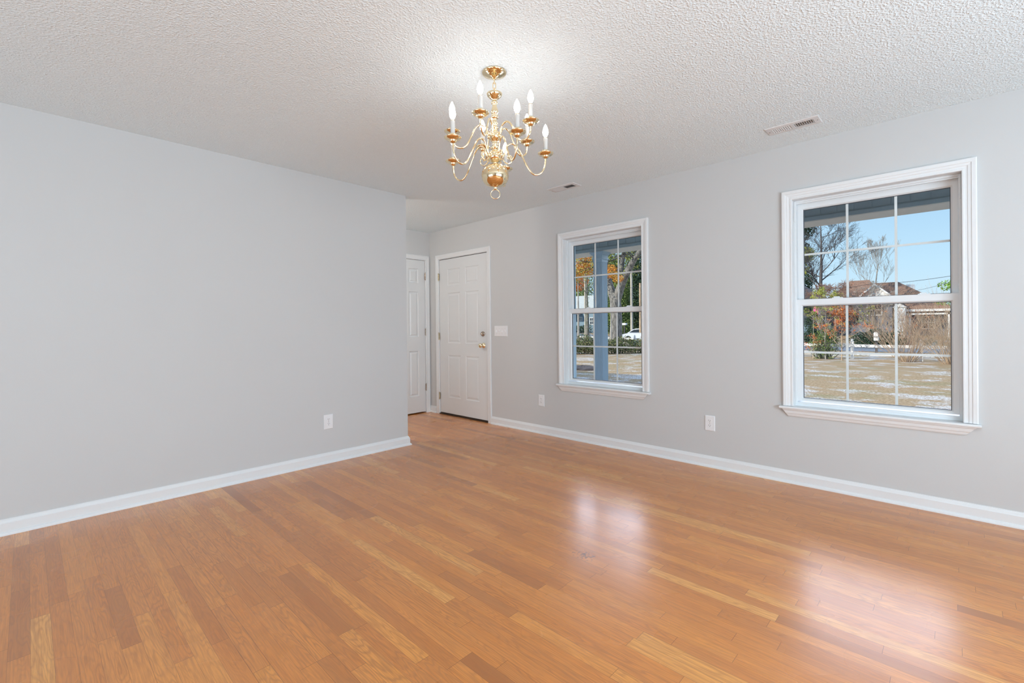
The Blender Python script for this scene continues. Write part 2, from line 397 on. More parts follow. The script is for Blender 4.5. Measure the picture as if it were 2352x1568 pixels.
wall_y('wall_back', D2, D2+.15, XH, W, [(CD[0]-.02, CD[1]+.02, 0, CD[3]+.02)])
wall_y('wall_behind_camera', YB-.15, YB, XL, W, [])
wall_x('wall_far_left', XL-.15, XL, YB, D, [])
wall_x('wall_hall_end', XH-.15, XH, D+.12, D2, [])
b = MB(); b.box(CD[0]-.06, CD[1]+.06, D2+.152, D2+.172, 0, H); struct(b.build('closet_blackout', 'black'))  # black sheet added behind the closet door to stop light leaking under it

# baseboards ---------------------------------------------------------
BASE = [(0, 0), (.028, 0), (.0275, .007), (.025, .013), (.019, .018), (.015, .020), (.015, .066), (.012, .070), (.008, .080), (.004, .086), (.004, .0885), (0, .0885)]
def base_x(name, ya, yb):
    b = MB(); b.prism(BASE, lambda h, z, t: (W-h, t, z), ya, yb); return struct(b.build(name, 'trim'))
def base_y(name, yw, xa, xb, end=False):
    b = MB(); n = len(BASE)
    if not end: b.prism(BASE, lambda h, z, t: (t, yw-h, z), xa, xb)
    else:  # mitred return round the wall's free end
        r0 = [(xa, yw-h, z) for h, z in BASE]; r1 = [(xb+h, yw-h, z) for h, z in BASE]
        r2 = [(xb+h, yw+.12+h, z) for h, z in BASE]; r3 = [(xa, yw+.12+h, z) for h, z in BASE]
        fs = []
        for q in range(3):
            for i in range(n): fs.append((q*n+i, q*n+(i+1) % n, (q+1)*n+(i+1) % n, (q+1)*n+i))
        b.add(r0+r1+r2+r3, fs)
    return struct(b.build(name, 'trim'))
base_x('baseboard_right', YB, 3.988)
base_x('baseboard_right_corner', 5.058, D2)
base_y('baseboard_left', D, XL, X1, True)
base_y('baseboard_back', D2, XH, CD[0]-.066)

# ================================================================== WINDOWS
CAS = [(0, 0), (0, .010), (.003, .014), (.010, .0145), (.012, .0115), (.024, .0125), (.027, .0155), (.040, .017), (.043, .0205), (.060, .0215), (.0655, .019), (.0655, 0)]
fW = lambda u, v, h: (W-h, u, v)
def make_window(name, yr):
    y0, y1 = yr; z0, z1 = WZ
    w = empty(name, (W, (y0+y1)/2, z0)); struct(w)
    b = MB(); b.sweep(y0, y1, z0+.002, z1, CAS, fW); b.build('casing', 'trim', w)
    # jamb lining
    b = MB()
    b.box(W-.001, W+.16, y0-.018, y0, z0, z1+.018); b.box(W-.001, W+.16, y1, y1+.018, z0, z1+.018); b.box(W-.001, W+.16, y0, y1, z1, z1+.018)
    b.build('jamb', 'trim', w)
    # stool with rounded nose and horns
    prof = [(W+.06, z0), (W-.036, z0), (W-.040, z0-.003), (W-.0415, z0-.009), (W-.040, z0-.015), (W-.036, z0-.018), (W+.06, z0-.018)]
    b = MB(); n = len(prof)
    ya, yb = y0-.077, y1+.086
    r = [(x, ya+.02, z) for x, z in prof]
    b.prism(prof, lambda a, c, t: (a, t, c), y0, y1)
    prof2 = [(x if x < W else W, z) for x, z in prof]
    b.prism(prof2, lambda a, c, t: (a, t, c), ya, y0); b.prism(prof2, lambda a, c, t: (a, t, c), y1, yb)
    b.build('window_sill', 'trim', w)
    # apron: cove moulding with slanted returns
    ap = [(.001, 0), (.034, 0), (.032, -.006), (.026, -.012), (.022, -.030), (.017, -.036), (.013, -.048), (.009, -.054), (.001, -.056)]
    b = MB(); zt = z0-.018
    ra = [(W-h, ya+.018+(-dz)*.75-.0+(.034-h)*.35, zt+dz) for h, dz in ap]; rb = [(W-h, yb-.018+dz*.55-(.034-h)*.2, zt+dz) for h, dz in ap]
    k = len(ap); b.add(ra+rb, [tuple(range(k)), tuple(range(k, 2*k))]+[(i, (i+1) % k, k+(i+1) % k, k+i) for i in range(k)])
    b.build('apron', 'trim', w)
    # vinyl master frame
    b = MB(); b.sweep(y0+.013, y1-.013, z0+.026, z1-.013, [(0, -.048), (.013, -.048), (.013, -.14), (0, -.14)], fW, True)
    b.box(W+.05, W+.14, y0, y1, z0, z0+.028)
    for s_ in (y0+.001, y1-.009): b.box(W+.042, W+.05, s_, s_+.008, z1-.15, z1-.002)
    b.box(W+.058, W+.07, y0, y1, z1-.022, z1)
    b.build('window_frame', 'vinyl', w, bevel=.0015)
    def sash(nm, xs, xg, zb, zt_, gz0, gz1, outer):
        b = MB(); gy0, gy1 = y0+.047, y1-.047; yo0, yo1 = y0+outer, y1-outer
        # four rails and stiles with a glazing bead slope
        rows = []
        for (u0, u1, v0, v1, x) in ((yo0, yo1, zb, zt_, xs+.022), (yo0, yo1, zb, zt_, xs), (gy0-.008, gy1+.008, gz0-.008, gz1+.008, xs), (gy0, gy1, gz0, gz1, xs+.010), (gy0, gy1, gz0, gz1, xs+.022)):
            rows.append([(x, u0, v0), (x, u0, v1), (x, u1, v1), (x, u1, v0)])
        vs = [p for r in rows for p in r]; fs = []
        for i in range(5):
            for j in range(4): fs.append((i*4+j, i*4+(j+1) % 4, ((i+1) % 5)*4+(j+1) % 4, ((i+1) % 5)*4+j))
        b.add(vs, fs); s_ = b.build(nm, 'vinyl', w)
        b = MB(); t_ = .0035
        for (a0, a1, c0, c1) in ((gy0, gy1, gz0, gz0+t_), (gy0, gy1, gz1-t_, gz1), (gy0, gy0+t_, gz0, gz1), (gy1-t_, gy1, gz0, gz1)): b.box(xg-.004, xg+.006, a0, a1, c0, c1)
        b.build('glass_spacer', 'spacer', s_)
        b = MB(); b.box(xg-.004, xg-.001, gy0, gy1, gz0, gz1); b.build('pane', 'glass', s_)
        b = MB(); gm = .007
        for k_ in (1, 2):
            yy = gy0+(gy1-gy0)*k_/3; b.box(xg+.001, xg+.006, yy-gm, yy+gm, gz0, gz1)
        zz = (gz0+gz1)/2; b.box(xg+.0015, xg+.0055, gy0, gy1, zz-gm, zz+gm)
        b.build('grille', 'white', s_)
        return s_
    sash('lower_sash', W+.060, W+.075, .592, 1.326, .613, 1.277, .0085)
    sash('upper_sash', W+.095, W+.110, 1.290, z1-.014, 1.327, 1.979, .0135)
    for yy in (y0+.17, y0+.62):
        b = MB(); b.box(W+.062, W+.088, yy-.03, yy+.03, 1.326, 1.331); b.box(W+.066, W+.08, yy-.012, yy+.022, 1.331, 1.338); b.build('sash_lock', 'vinyl', w, bevel=.001)
    # outside casing painted to match the porch
    b = MB(); b.sweep(y0+.004, y1-.004, z0, z1-.004, [(0, -.125), (0, -.20), (.09, -.20), (.09, -.16), (.02, -.16), (.02, -.125)], fW, True)
    b.build('exterior_casing', 'porchblue', w)
    return w
make_window('window_1', WR); make_window('window_2', WL)

# ================================================================== DOORS
def panel_face(b, us, vs_, panels, fn, deep=.007):
    U = sorted({us[0], us[1], *[v for p in panels for v in p[:2]]}); V = sorted({vs_[0], vs_[1], *[v for p in panels for v in p[2:]]})
    for i in range(len(U)-1):
        for j in range(len(V)-1):
            cu, cv = (U[i]+U[i+1])/2, (V[j]+V[j+1])/2
            if any(p[0] < cu < p[1] and p[2] < cv < p[3] for p in panels): continue
            b.add([fn(U[i], V[j], 0), fn(U[i+1], V[j], 0), fn(U[i+1], V[j+1], 0), fn(U[i], V[j+1], 0)], [(0, 1, 2, 3)])
    for (a0, a1, c0, c1) in panels:
        rings = []
        for ins, h in ((0, 0), (.004, -deep*.8), (.010, -deep), (.020, -deep), (.034, -.0015), (.038, -.001)):
            rings.append([fn(a0+ins, c0+ins, h), fn(a1-ins, c0+ins, h), fn(a1-ins, c1-ins, h), fn(a0+ins, c1-ins, h)])
        o = [p for r in rings for p in r]; fs = []
        for i in range(len(rings)-1):
            for j in range(4): fs.append((i*4+j, i*4+(j+1) % 4, (i+1)*4+(j+1) % 4, (i+1)*4+j))
        fs.append(tuple(len(rings)*4-4+j for j in range(4))); b.add(o, fs)
DCAS = [(0, 0), (0, .010), (.004, .013), (.012, .012), (.020, .012), (.040, .016), (.050, .0165), (.057, .013), (.057, 0)]
# --- front door in the window wall
d1 = empty('door_1', (W, 4.52, 0)); struct(d1)
b = MB(); b.sweep(DR[0]-.006, DR[1]+.006, 0, DR[3]+.004, DCAS, fW); b.build('casing', 'trim', d1)
b = MB()
b.box(W-.001, W+.16, DR[0]-.018, DR[0]-.002, 0, DR[3]+.016); b.box(W-.001, W+.16, DR[1]+.002, DR[1]+.018, 0, DR[3]+.016); b.box(W-.001, W+.16, DR[0]-.002, DR[1]+.002, DR[3], DR[3]+.016)
b.build('jamb', 'trim', d1)
sx_ = W+.004; sy0, sy1, sz0, sz1 = DR[0]+.002, DR[1]-.003, .024, DR[3]-.007
P1 = [(a, c, z0_, z1_) for (a, c) in ((4.215, 4.463), (4.567, 4.815)) for (z0_, z1_) in ((.235, .785), (.945, 1.600), (1.700, 1.910))]
b = MB(); panel_face(b, (sy0, sy1), (sz0, sz1), P1, lambda u, v, h: (sx_-h, u, v), .0045)
b.add([(sx_, sy0, sz0), (sx_, sy1, sz0), (sx_, sy1, sz1), (sx_, sy0, sz1), (sx_+.044, sy0, sz0), (sx_+.044, sy1, sz0), (sx_+.044, sy1, sz1), (sx_+.044, sy0, sz1)],
      [(4, 5, 6, 7), (0, 1, 5, 4), (3, 2, 6, 7), (0, 3, 7, 4), (1, 2, 6, 5)])
slab = b.build('door_panel', 'door', d1)
b = MB(); b.box(W+.012, W+.05, DR[0], DR[1], sz1, DR[3]); b.build('weatherstrip', 'black', d1)
b = MB(); b.box(W-.012, W+.15, DR[0]-.002, DR[1]+.002, 0, .012); b.box(W+.01, W+.045, DR[0], DR[1], .012, .024); b.build('threshold', 'thresh', d1)
def hinge(parent, fn, mat='hinge'):
    b = MB(); b.tube([fn(0, 0, -.045), fn(0, 0, .045)], .0065, 10); 
    for z_ in (-.049, .049): b.tube([fn(0, 0, z_-.004), fn(0, 0, z_+.004)], .0045, 8)
    v = [fn(-.014, .004, -.044), fn(.014, .004, -.044), fn(.014, .004, .044), fn(-.014, .004, .044), fn(-.014, .007, -.044), fn(.014, .007, -.044), fn(.014, .007, .044), fn(-.014, .007, .044)]
    b.add(v, [(0, 1, 2, 3), (4, 5, 6, 7), (0, 1, 5, 4), (1, 2, 6, 5), (2, 3, 7, 6), (3, 0, 4, 7)])
    return b.build('hinge', mat, parent)
for z_ in (1.822, 1.033, .240): hinge(d1, lambda a, o, z, z_=z_: (W-.010+o, DR[1]+.004+a, z_+z))
# knob and deadbolt
kn = (4.130, .927)
b = MB(); b.lathe([(0, .004), (.032, .004), (.033, -.001), (.030, -.008), (.018, -.013), (.012, -.016), (.0115, -.030), (.015, -.036), (.024, -.042), (.0275, -.052), (.026, -.062), (.020, -.069), (.0, -.071)], 28, (W+.002, *kn), axis='x'); b.build('door_knob', 'brass', d1)
b = MB(); b.lathe([(0, .004), (.030, .004), (.031, -.002), (.028, -.010), (.022, -.013), (0, -.014)], 28, (W+.002, 4.140, 1.068), axis='x'); b.box(W-.030, W-.010, 4.137, 4.143, 1.056, 1.080); b.build('deadbolt', 'nickel', d1)
b = MB(); b.box(W+.0, W+.004, DR[0]-.003, DR[0]+.002, .90, .955); b.build('strike_plate', 'nickel', d1)
# --- closet door in the hall's end wall
d2 = empty('door_2', (3.43, D2, 0)); struct(d2)
fB = lambda u, v, h: (u, D2-h, v)
b = MB(); b.sweep(CD[0]-.004, CD[1]+.004, 0, CD[3]+.004, [(min(p, .057), q) for p, q in DCAS], fB); b.build('casing', 'trim', d2)
b = MB(); b.box(CD[0]-.018, CD[0]-.001, D2-.001, D2+.15, 0, CD[3]+.016); b.box(CD[1]+.001, CD[1]+.018, D2-.001, D2+.15, 0, CD[3]+.016); b.box(CD[0]-.001, CD[1]+.001, D2-.001, D2+.15, CD[3], CD[3]+.016); b.build('jamb', 'trim', d2)
cx0, cx1, cz0, cz1 = CD[0]+.003, CD[1]-.004, .016, CD[3]-.004; cyy = D2+.004
P2 = [(a, c, z0_, z1_) for (a, c) in ((cx0+.105, cx0+.259), (3.480, 3.634)) for (z0_, z1_) in ((.235, .838), (1.028, 1.630), (1.748, 1.936))]
b = MB(); panel_face(b, (cx0, cx1), (cz0, cz1), P2, lambda u, v, h: (u, cyy-h, v), .009)
b.add([(cx0, cyy, cz0), (cx1, cyy, cz0), (cx1, cyy, cz1), (cx0, cyy, cz1), (cx0, cyy+.035, cz0), (cx1, cyy+.035, cz0), (cx1, cyy+.035, cz1), (cx0, cyy+.035, cz1)],
      [(4, 5, 6, 7), (0, 1, 5, 4), (3, 2, 6, 7), (0, 3, 7, 4), (1, 2, 6, 5)])
b.build('door_panel', 'door', d2)
for z_ in (1.842, 1.092, .345): hinge(d2, lambda a, o, z, z_=z_: (CD[1]-.001+a*.6, D2-.007+o, z_+z), 'nickel')
b = MB(); b.lathe([(0, .004), (.030, .003), (.028, -.006), (.012, -.012), (.011, -.030), (.024, -.040), (.026, -.052), (.018, -.062), (0, -.064)], 24, (cx0+.06, D2+.002, .93), axis='y'); b.build('door_knob', 'brass', d2)

# ================================================================== SWITCH AND OUTLETS
def outlet(fn, label, loc):
    o = thing('power_outlet', label, 'outlet', loc, 'duplex outlets low on the walls')
    b = MB(); w_, h_ = .0395, .0610
    rows = [[fn(sx*w_*k, sz*h_*k2, d_) for sx, sz in ((-1, -1), (-1, 1), (1, 1), (1, -1))] for k, k2, d_ in ((1, 1, 0), (1, 1, .0035), (.9, .935, .0065))]
    b.add([p for r in rows for p in r], [(i*4+j, i*4+(j+1) % 4, (i+1)*4+(j+1) % 4, (i+1)*4+j) for i in (0, 1) for j in range(4)]+[(8, 9, 10, 11), (0, 1, 2, 3)]); b.build('cover_plate', 'plate', o)
    for s_ in (1, -1):
        cz = s_*.0195; b = MB(); n = 24
        pts = []
        for j in range(n):
            a = 2*PI*j/n; pts.append((max(-.0165, min(.0165, .0175*math.cos(a))), cz+max(-.0125, min(.0125, .0175*math.sin(a)))))
        b.add([fn(p, q, .0064) for p, q in pts]+[fn(p, q, .0082) for p, q in pts], [tuple(range(n, 2*n))]+[(i, (i+1) % n, n+(i+1) % n, n+i) for i in range(n)]); r = b.build('receptacle', 'plate', o)
        b = MB()
        def slot(u, v, du, dv):
            b.add([fn(u+a*du, v+c*dv, e) for e in (.0080, .0086) for a, c in ((-1, -1), (-1, 1), (1, 1), (1, -1))], [(4, 5, 6, 7), (0, 1, 5, 4), (1, 2, 6, 5), (2, 3, 7, 6), (3, 0, 4, 7)])
        slot(-.0065, cz+.0045, .0014, .0045); slot(.0065, cz+.0045, .0012, .0038)
        k = 10; b.add([fn(.0026*math.cos(2*PI*j/k), cz-.0065+.0026*math.sin(2*PI*j/k), .0086) for j in range(k)], [tuple(range(k))])
        b.build('slots', 'slot', r)
    b = MB(); k = 10; b.add([fn(.0025*math.cos(2*PI*j/k), .0025*math.sin(2*PI*j/k), .0075) for j in range(k)], [tuple(range(k))]); b.build('screw', 'nickel', o)
    return o
outlet(lambda u, v, d_: (1.780+u, D-d_, .350+v), 'white duplex outlet on the blank left wall, above its baseboard', (1.78, D, .35))
outlet(lambda u, v, d_: (W-d_, 3.220-u, .354+v), 'small white duplex outlet low on the wall between the front door and the farther window', (W, 3.22, .354))
outlet(lambda u, v, d_: (W-d_, 1.440-u, .353+v), 'white duplex outlet low on the wall between the two windows', (W, 1.44, .353))
sw = thing('light_switch_plate', 'white four-toggle light switch plate on the wall beside the front door', 'light switch', (W, 3.826, 1.10))
b = MB(); fs_ = lambda u, v, d_: (W-d_, 3.826-u, 1.100+v); w_, h_ = .106, .0615
rows = [[fs_(sx*w_*k, sz*h_*k2, d_) for sx, sz in ((-1, -1), (-1, 1), (1, 1), (1, -1))] for k, k2, d_ in ((1, 1, 0), (1, 1, .0035), (.965, .935, .0065))]
b.add([p for r in rows for p in r], [(i*4+j, i*4+(j+1) % 4, (i+1)*4+(j+1) % 4, (i+1)*4+j) for i in (0, 1) for j in range(4)]+[(8, 9, 10, 11), (0, 1, 2, 3)]); b.build('cover_plate', 'plate', sw)
for k_ in range(4):
    u_ = (k_-1.5)*.046; b = MB(); up = .006 if k_ % 2 else -.006
    v = [fs_(u_-.0045, -.011, .0064), fs_(u_+.0045, -.011, .0064), fs_(u_+.0045, .011, .0064), fs_(u_-.0045, .011, .0064), fs_(u_-.0035, up-.004, .017), fs_(u_+.0035, up-.004, .017), fs_(u_+.0035, up+.004, .017), fs_(u_-.0035, up+.004, .017)]
    b.add(v, [(4, 5, 6, 7), (0, 1, 5, 4), (1, 2, 6, 5), (2, 3, 7, 6), (3, 0, 4, 7)]); b.build('toggle', 'plate', sw)
    for sv in (-.030, .030):
        b = MB(); b.add([fs_(u_+.0022*math.cos(2*PI*j/8), sv+.0022*math.sin(2*PI*j/8), .0071) for j in range(8)], [tuple(range(8))]); b.build('screw', 'nickel', sw)

# ================================================================== CEILING VENTS
def vent(cx, cy, label):
    v = thing('ceiling_vent', label, 'vent', (cx, cy, H), 'white ceiling registers')
    b = MB(); z = H; w2, l2 = .068, .152; a2, c2 = .036, .118
    rows = [(w2, l2, z-.0005), (w2, l2, z-.003), (w2-.004, l2-.004, z-.0065), (a2, c2, z-.008), (a2, c2, z-.0005)]
    vs = [(cx+sx*r[0], cy+sy*r[1], r[2]) for r in rows for sx, sy in ((-1, -1), (-1, 1), (1, 1), (1, -1))]
    b.add(vs, [(i*4+j, i*4+(j+1) % 4, (i+1)*4+(j+1) % 4, (i+1)*4+j) for i in range(4) for j in range(4)]); b.box(cx-a2, cx+a2, cy-.009, cy+.009, z-.0082, z-.001)
    b.build('frame', 'vent', v)
    b = MB(); b.box(cx-a2, cx+a2, cy-c2, cy+c2, z-.0012, z-.0006); b.build('duct_opening', 'slotv', v)
    for side, n_ in ((-1, 9), (1, 9)):
        for i in range(n_):
            yy = cy+side*(.0165+i*.0118); b = MB(); t = -side*.0052
            b.add([(cx-a2, yy-t, z-.0078), (cx+a2, yy-t, z-.0078), (cx+a2, yy+t, z-.0014), (cx-a2, yy+t, z-.0014), (cx-a2, yy-t+.001, z-.0078), (cx+a2, yy-t+.001, z-.0078), (cx+a2, yy+t+.001, z-.0014), (cx-a2, yy+t+.001, z-.0014)],
                  [(0, 1, 2, 3), (4, 5, 6, 7), (0, 1, 5, 4), (2, 3, 7, 6)]); b.build('slat', 'vent', v)
    for s_ in (-1, 1):
        b = MB(); b.lathe([(0, z-.0092), (.003, z-.009), (.0035, z-.008)], 10, (cx, cy+s_*.136, 0)); b.build('screw', 'nickel', v)
    return v
vent(3.455, .757, 'white slotted ceiling vent nearer the large right window')
vent(3.460, 2.622, 'white slotted ceiling vent near the chandelier, above the farther window')

# ================================================================== CHANDELIER
CX, CY = 1.652, 1.687
ch = thing('brass_chandelier', 'two-tier polished brass chandelier with ten lit candle lamps hanging from the ceiling', 'chandelier', (CX, CY, H))
O = (CX, CY, 0)
b = MB(); b.lathe([(0, 2.4395), (.061, 2.4395), (.062, 2.436), (.059, 2.431), (.048, 2.428), (.043, 2.424), (.030, 2.418), (.016, 2.413), (.012, 2.408), (.008, 2.404), (0, 2.403)], 40, O); b.build('canopy', 'brass', ch)
def link(cz, rot, hw=.007, hh=.016, r=.0022):
    pts = []
    for j in range(20):
        a = 2*PI*j/20; u = hw*math.cos(a); z = cz+(hh-hw)*(1 if math.sin(a) >= 0 else -1)+hw*math.sin(a)
        pts.append((CX+u*math.cos(rot), CY+u*math.sin(rot), z))
    b = MB(); b.tube(pts, r, 8, closed=True); return b.build('chain_link', 'brass', ch)
link(2.394, .9, .006, .013); link(2.371, -.7, .007, .017); link(2.346, .9, .006, .014)
b = MB(); b.lathe([(0, 2.338), (.003, 2.337), (.004, 2.322), (.012, 2.319), (.030, 2.324), (.039, 2.331), (.040, 2.329), (.036, 2.319), (.022, 2.306), (.012, 2.301), (.009, 2.296), (.0155, 2.290), (.017, 2.285), (.0155, 2.279), (.009, 2.275), (.011, 2.270), (.0135, 2.258), (.019, 2.243), (.0195, 2.236), (.015, 2.225), (.012, 2.222),
                   (.018, 2.217), (.019, 2.212), (.018, 2.206), (.010, 2.202), (.010, 2.196), (.014, 2.187), (.016, 2.180), (.012, 2.172), (.011, 2.168), (.016, 2.162), (.018, 2.156), (.016, 2.151), (.010, 2.146), (.022, 2.136), (.029, 2.124), (.031, 2.113), (.029, 2.102), (.021, 2.093), (.013, 2.089),
                   (.012, 2.085), (.015, 2.078), (.0135, 2.066), (.010, 2.062), (.022, 2.056), (.023, 2.052), (.013, 2.046), (.013, 2.041), (.027, 2.036), (.036, 2.026), (.0395, 2.013), (.039, 2.003), (.033, 1.992), (.020, 1.983), (.011, 1.979), (.012, 1.972), (.022, 1.9675), (.045, 1.962), (.060, 1.949), (.068, 1.930), (.0695, 1.915), (.067, 1.897), (.058, 1.879), (.040, 1.865), (.020, 1.860), (.011, 1.858), (.009, 1.853), (.0105, 1.848), (.007, 1.844), (0, 1.843)], 40, O)
b.build('centre_column', 'brass', ch)
pts = [(CX+.0235*math.cos(2*PI*j/32)*math.cos(-yaw), CY+.0235*math.cos(2*PI*j/32)*math.sin(-yaw), 1.8215+.0235*math.sin(2*PI*j/32)) for j in range(32)]
b = MB(); b.tube(pts, .0022, 8, closed=True); b.build('pull_ring', 'brass', ch)
LOW = [(.034, 2.010), (.046, 2.022), (.056, 2.048), (.068, 2.072), (.090, 2.080), (.114, 2.064), (.140, 2.018), (.168, 1.962), (.190, 1.934), (.210, 1.926), (.232, 1.932), (.250, 1.952), (.259, 1.980), (.262, 2.016)]
UPP = [(.026, 2.110), (.034, 2.122), (.038, 2.142), (.050, 2.164), (.074, 2.172), (.098, 2.156), (.118, 2.116), (.138, 2.076), (.158, 2.058), (.176, 2.055), (.196, 2.063), (.210, 2.084), (.215, 2.118)]
def arm(ang, prof, zc, scroll):
    cs, sn = math.cos(ang), math.sin(ang); P = lambda r, z: (CX+r*cs, CY+r*sn, z)
    rr = prof[-1][0]
    b = MB(); b.tube(spline([P(r, z) for r, z in prof], 4), .0044, 10)
    if scroll:
        dz = scroll; sc = [(.040, 2.000), (.052, 1.984), (.070, 1.978), (.086, 1.990), (.088, 2.010), (.074, 2.020), (.064, 2.010), (.070, 2.001)]
        b.tube(spline([P(r, z) for r, z in sc], 4), .0030, 8)
    b.lathe([(0, prof[0][1]-.007), (.007, prof[0][1]-.006), (.009, prof[0][1]), (.007, prof[0][1]+.006), (0, prof[0][1]+.007)], 12, P(prof[0][0]+.004, 0))
    a = b.build('arm', 'brass', ch)
    q = P(rr, 0)
    b = MB(); b.lathe([(.0044, zc-.022), (.009, zc-.021), (.0155, zc-.017), (.0175, zc-.011), (.0175, zc-.007), (.022, zc-.0055), (.033, zc-.0035), (.0405, zc+.003), (.0405, zc+.005), (.033, zc-.001), (.024, zc-.002), (.0175, zc+.001), (.0195, zc+.006), (.0195, zc+.019), (.0165, zc+.020), (.015, zc+.012), (.011, zc+.010)], 30, q); b.build('drip_pan', 'brass', a)
    b = MB(); b.lathe([(0, zc+.006), (.0108, zc+.006), (.0112, zc+.080), (.0106, zc+.0815), (.0104, zc+.079)], 20, q); b.build('candle_sleeve', 'candle', a)
    b = MB(); b.lathe([(.0105, zc+.078), (.0098, zc+.085), (.0075, zc+.088), (0, zc+.088)], 18, q); b.build('lamp_holder', 'hinge', a)
    b = MB(); b.lathe([(0, zc+.0885), (.0055, zc+.0885), (.0085, zc+.094), (.0135, zc+.104), (.0152, zc+.113), (.014, zc+.124), (.0100, zc+.137), (.0055, zc+.147), (.0025, zc+.153), (0, zc+.156)], 18, q); b.build('bulb', 'bulb', a)
def ang_of(lat, dep):
    v = Rv*lat+Vector((math.sin(yaw), math.cos(yaw), 0))*dep; return math.atan2(v.y, v.x)
for k_ in range(5):
    t_ = math.radians(11+72*k_-4); arm(ang_of(math.cos(t_), math.sin(t_)), LOW, 2.033, 1)
    t_ = math.radians(-36+72*k_+2); arm(ang_of(math.cos(t_), math.sin(t_)), UPP, 2.135, 0)

hp = bpy.data.lights.new('hall_lamp_light', 'POINT'); ho = bpy.data.objects.new('hall_lamp_light', hp); C.objects.link(ho); ho.location = (1.75, 4.55, 2.22); hp.energy = 34; hp.shadow_soft_size = .1; hp.color = (1, .93, .86)
# hall ceiling lamp, out of sight behind the partition
hl = thing('ceiling_lamp', 'round glowing flush ceiling lamp in the hall behind the left wall', 'ceiling lamp', (1.75, 4.55, H))
b = MB(); b.lathe([(0, H), (.15, H), (.15, H-.02), (.13, H-.025)], 28, (1.75, 4.55, 0)); b.build('lamp_base', 'brass', hl)
b = MB(); b.lathe([(.13, H-.025), (.125, H-.05), (.09, H-.08), (0, H-.09)], 28, (1.75, 4.55, 0)); b.build('lamp_shade', 'hall', hl)

#EXTERIOR
# ================================================================== OUTSIDE: SETTING
GZ = -.62
def gh(x, y):
    t = max(0, min(1, (x-44)/18)); return GZ+(t*t*(3-2*t))*.75
b = MB(); xs = [3.98, 6, 8, 10, 12, 14, 17, 20, 24, 28, 32, 36, 40, 44, 47, 50, 53, 56, 59, 62, 70, 90, 130, 200]; ys = [-90, -50, -30, -15, -5, 0, 5, 10, 20, 30, 40, 55, 80, 120, 180]
b.add([(x, y, gh(x, y)) for x in xs for y in ys], [(i*len(ys)+j, (i+1)*len(ys)+j, (i+1)*len(ys)+j+1, i*len(ys)+j+1) for i in range(len(xs)-1) for j in range(len(ys)-1)]); struct(b.build('lawn', 'lawn'))
def ribbon(name, pts, w, mat, dz):
    b = MB(); vs = []; P = [Vector((p[0], p[1], 0)) for p in spline([(x, y, 0) for x, y in pts], 6)]
    for i, p in enumerate(P):
        d = (P[min(i+1, len(P)-1)]-P[max(i-1, 0)]).normalized(); n = Vector((-d.y, d.x, 0))
        for s_ in (-1, -.33, .33, 1):
            q = p+n*w*s_; vs.append((q.x, q.y, gh(q.x, q.y)+dz))
    b.add(vs, [(i*4+k, i*4+k+1, i*4+k+5, i*4+k+4) for i in range(len(P)-1) for k in range(3)]); return struct(b.build(name, mat))
ribbon('road', [(36, -60), (38, -20), (39.5, 0), (41, 10), (46, 24), (54, 40), (70, 62)], 3.0, 'asphalt', .02)
ribbon('driveway', [(45.5, 22), (52, 27), (60, 34)], 2.2, 'concrete', .04)
# porch
b = MB(); b.box(W+.16, 6.12, -7, 8, -.25, -.08); struct(b.build('porch_floor', 'concrete'))
b = MB(); b.box(W+.16, 6.3, -7, 8, 2.62, 2.70); struct(b.build('porch_ceiling', 'cream'))
b = MB(); BX = 5.72
b.box(BX, 6.06, -7, 8, 2.236, 2.62, 0)
for i in range(-48, 56):
    y = .083+i*.142; b.box(BX-.004, BX, y-.067, y+.067, 2.276, 2.62, 0)
b.box(BX-.022, BX, -7, 8, 2.236, 2.272, 0); b.box(BX-.012, BX, -7, 8, 2.272, 2.280, 0)
b.box(BX, 6.06, -7, 8, 2.228, 2.236, 1)
struct(b.build('porch_beam', ['porchbeam', 'cream']))
b = MB(); b.box(6.06, 6.30, -7, 8, 2.42, 2.70); b.tube([(6.36, -7, 2.60), (6.36, 8, 2.60)], .06, 8); struct(b.build('porch_fascia', 'white'))
# house roof above the room, and an unseen block added to shade the lawn
b = MB(); b.prism([(-7, 2.62), (6.35, 2.72), (0, 5.3)], lambda x, z, t: (x, t, z), -8, 8.3); struct(b.build('house_roof', 'shinbrown'))
b = MB(); b.prism([(-3, -.6), (7, -.6), (7, 2.8), (2.5, 7.4), (-3, 2.8)], lambda x, z, t: (x, t, z), 12.2, 30); struct(b.build('lawn_shade_block', 'sideblue'))
# fluted column
col = thing('porch_column', 'slate blue fluted porch column standing outside the farther window', 'column', (5.822, 3.760, -.08))
b = MB(); s_ = .0725; prof = []
def side(a, c):
    out = []; n = 6
    for i in range(n):
        for q, dd in ((.0, 0), (.22, 0), (.32, .004), (.5, .006), (.68, .004), (.78, 0)):
            t = (i+q)/n; p = Vector(a).lerp(Vector(c), t); nrm = Vector((p.x, p.y)); d = Vector((c[0]-a[0], c[1]-a[1])).normalized()
            out.append((p.x-d.y*dd, p.y+d.x*dd))
    return out
cs = [(-s_, -s_), (s_, -s_), (s_, s_), (-s_, s_)]
poly = [p for i in range(4) for p in side(cs[i], cs[(i+1) % 4])]
b.add([(5.822+x, 3.760+y, z) for z in (.10, 2.08) for x, y in poly], [(i, (i+1) % len(poly), len(poly)+(i+1) % len(poly), len(poly)+i) for i in range(len(poly))])
b.build('shaft', 'porchblue', col)
def ring(bb, r, z0, z1): bb.box(5.822-r, 5.822+r, 3.760-r, 3.760+r, z0, z1)
b = MB(); ring(b, .078, 2.08, 2.12); ring(b, .088, 2.12, 2.135); ring(b, .080, 2.135, 2.185); ring(b, .098, 2.185, 2.205); ring(b, .110, 2.205, 2.228); b.build('capital', 'porchblue', col)
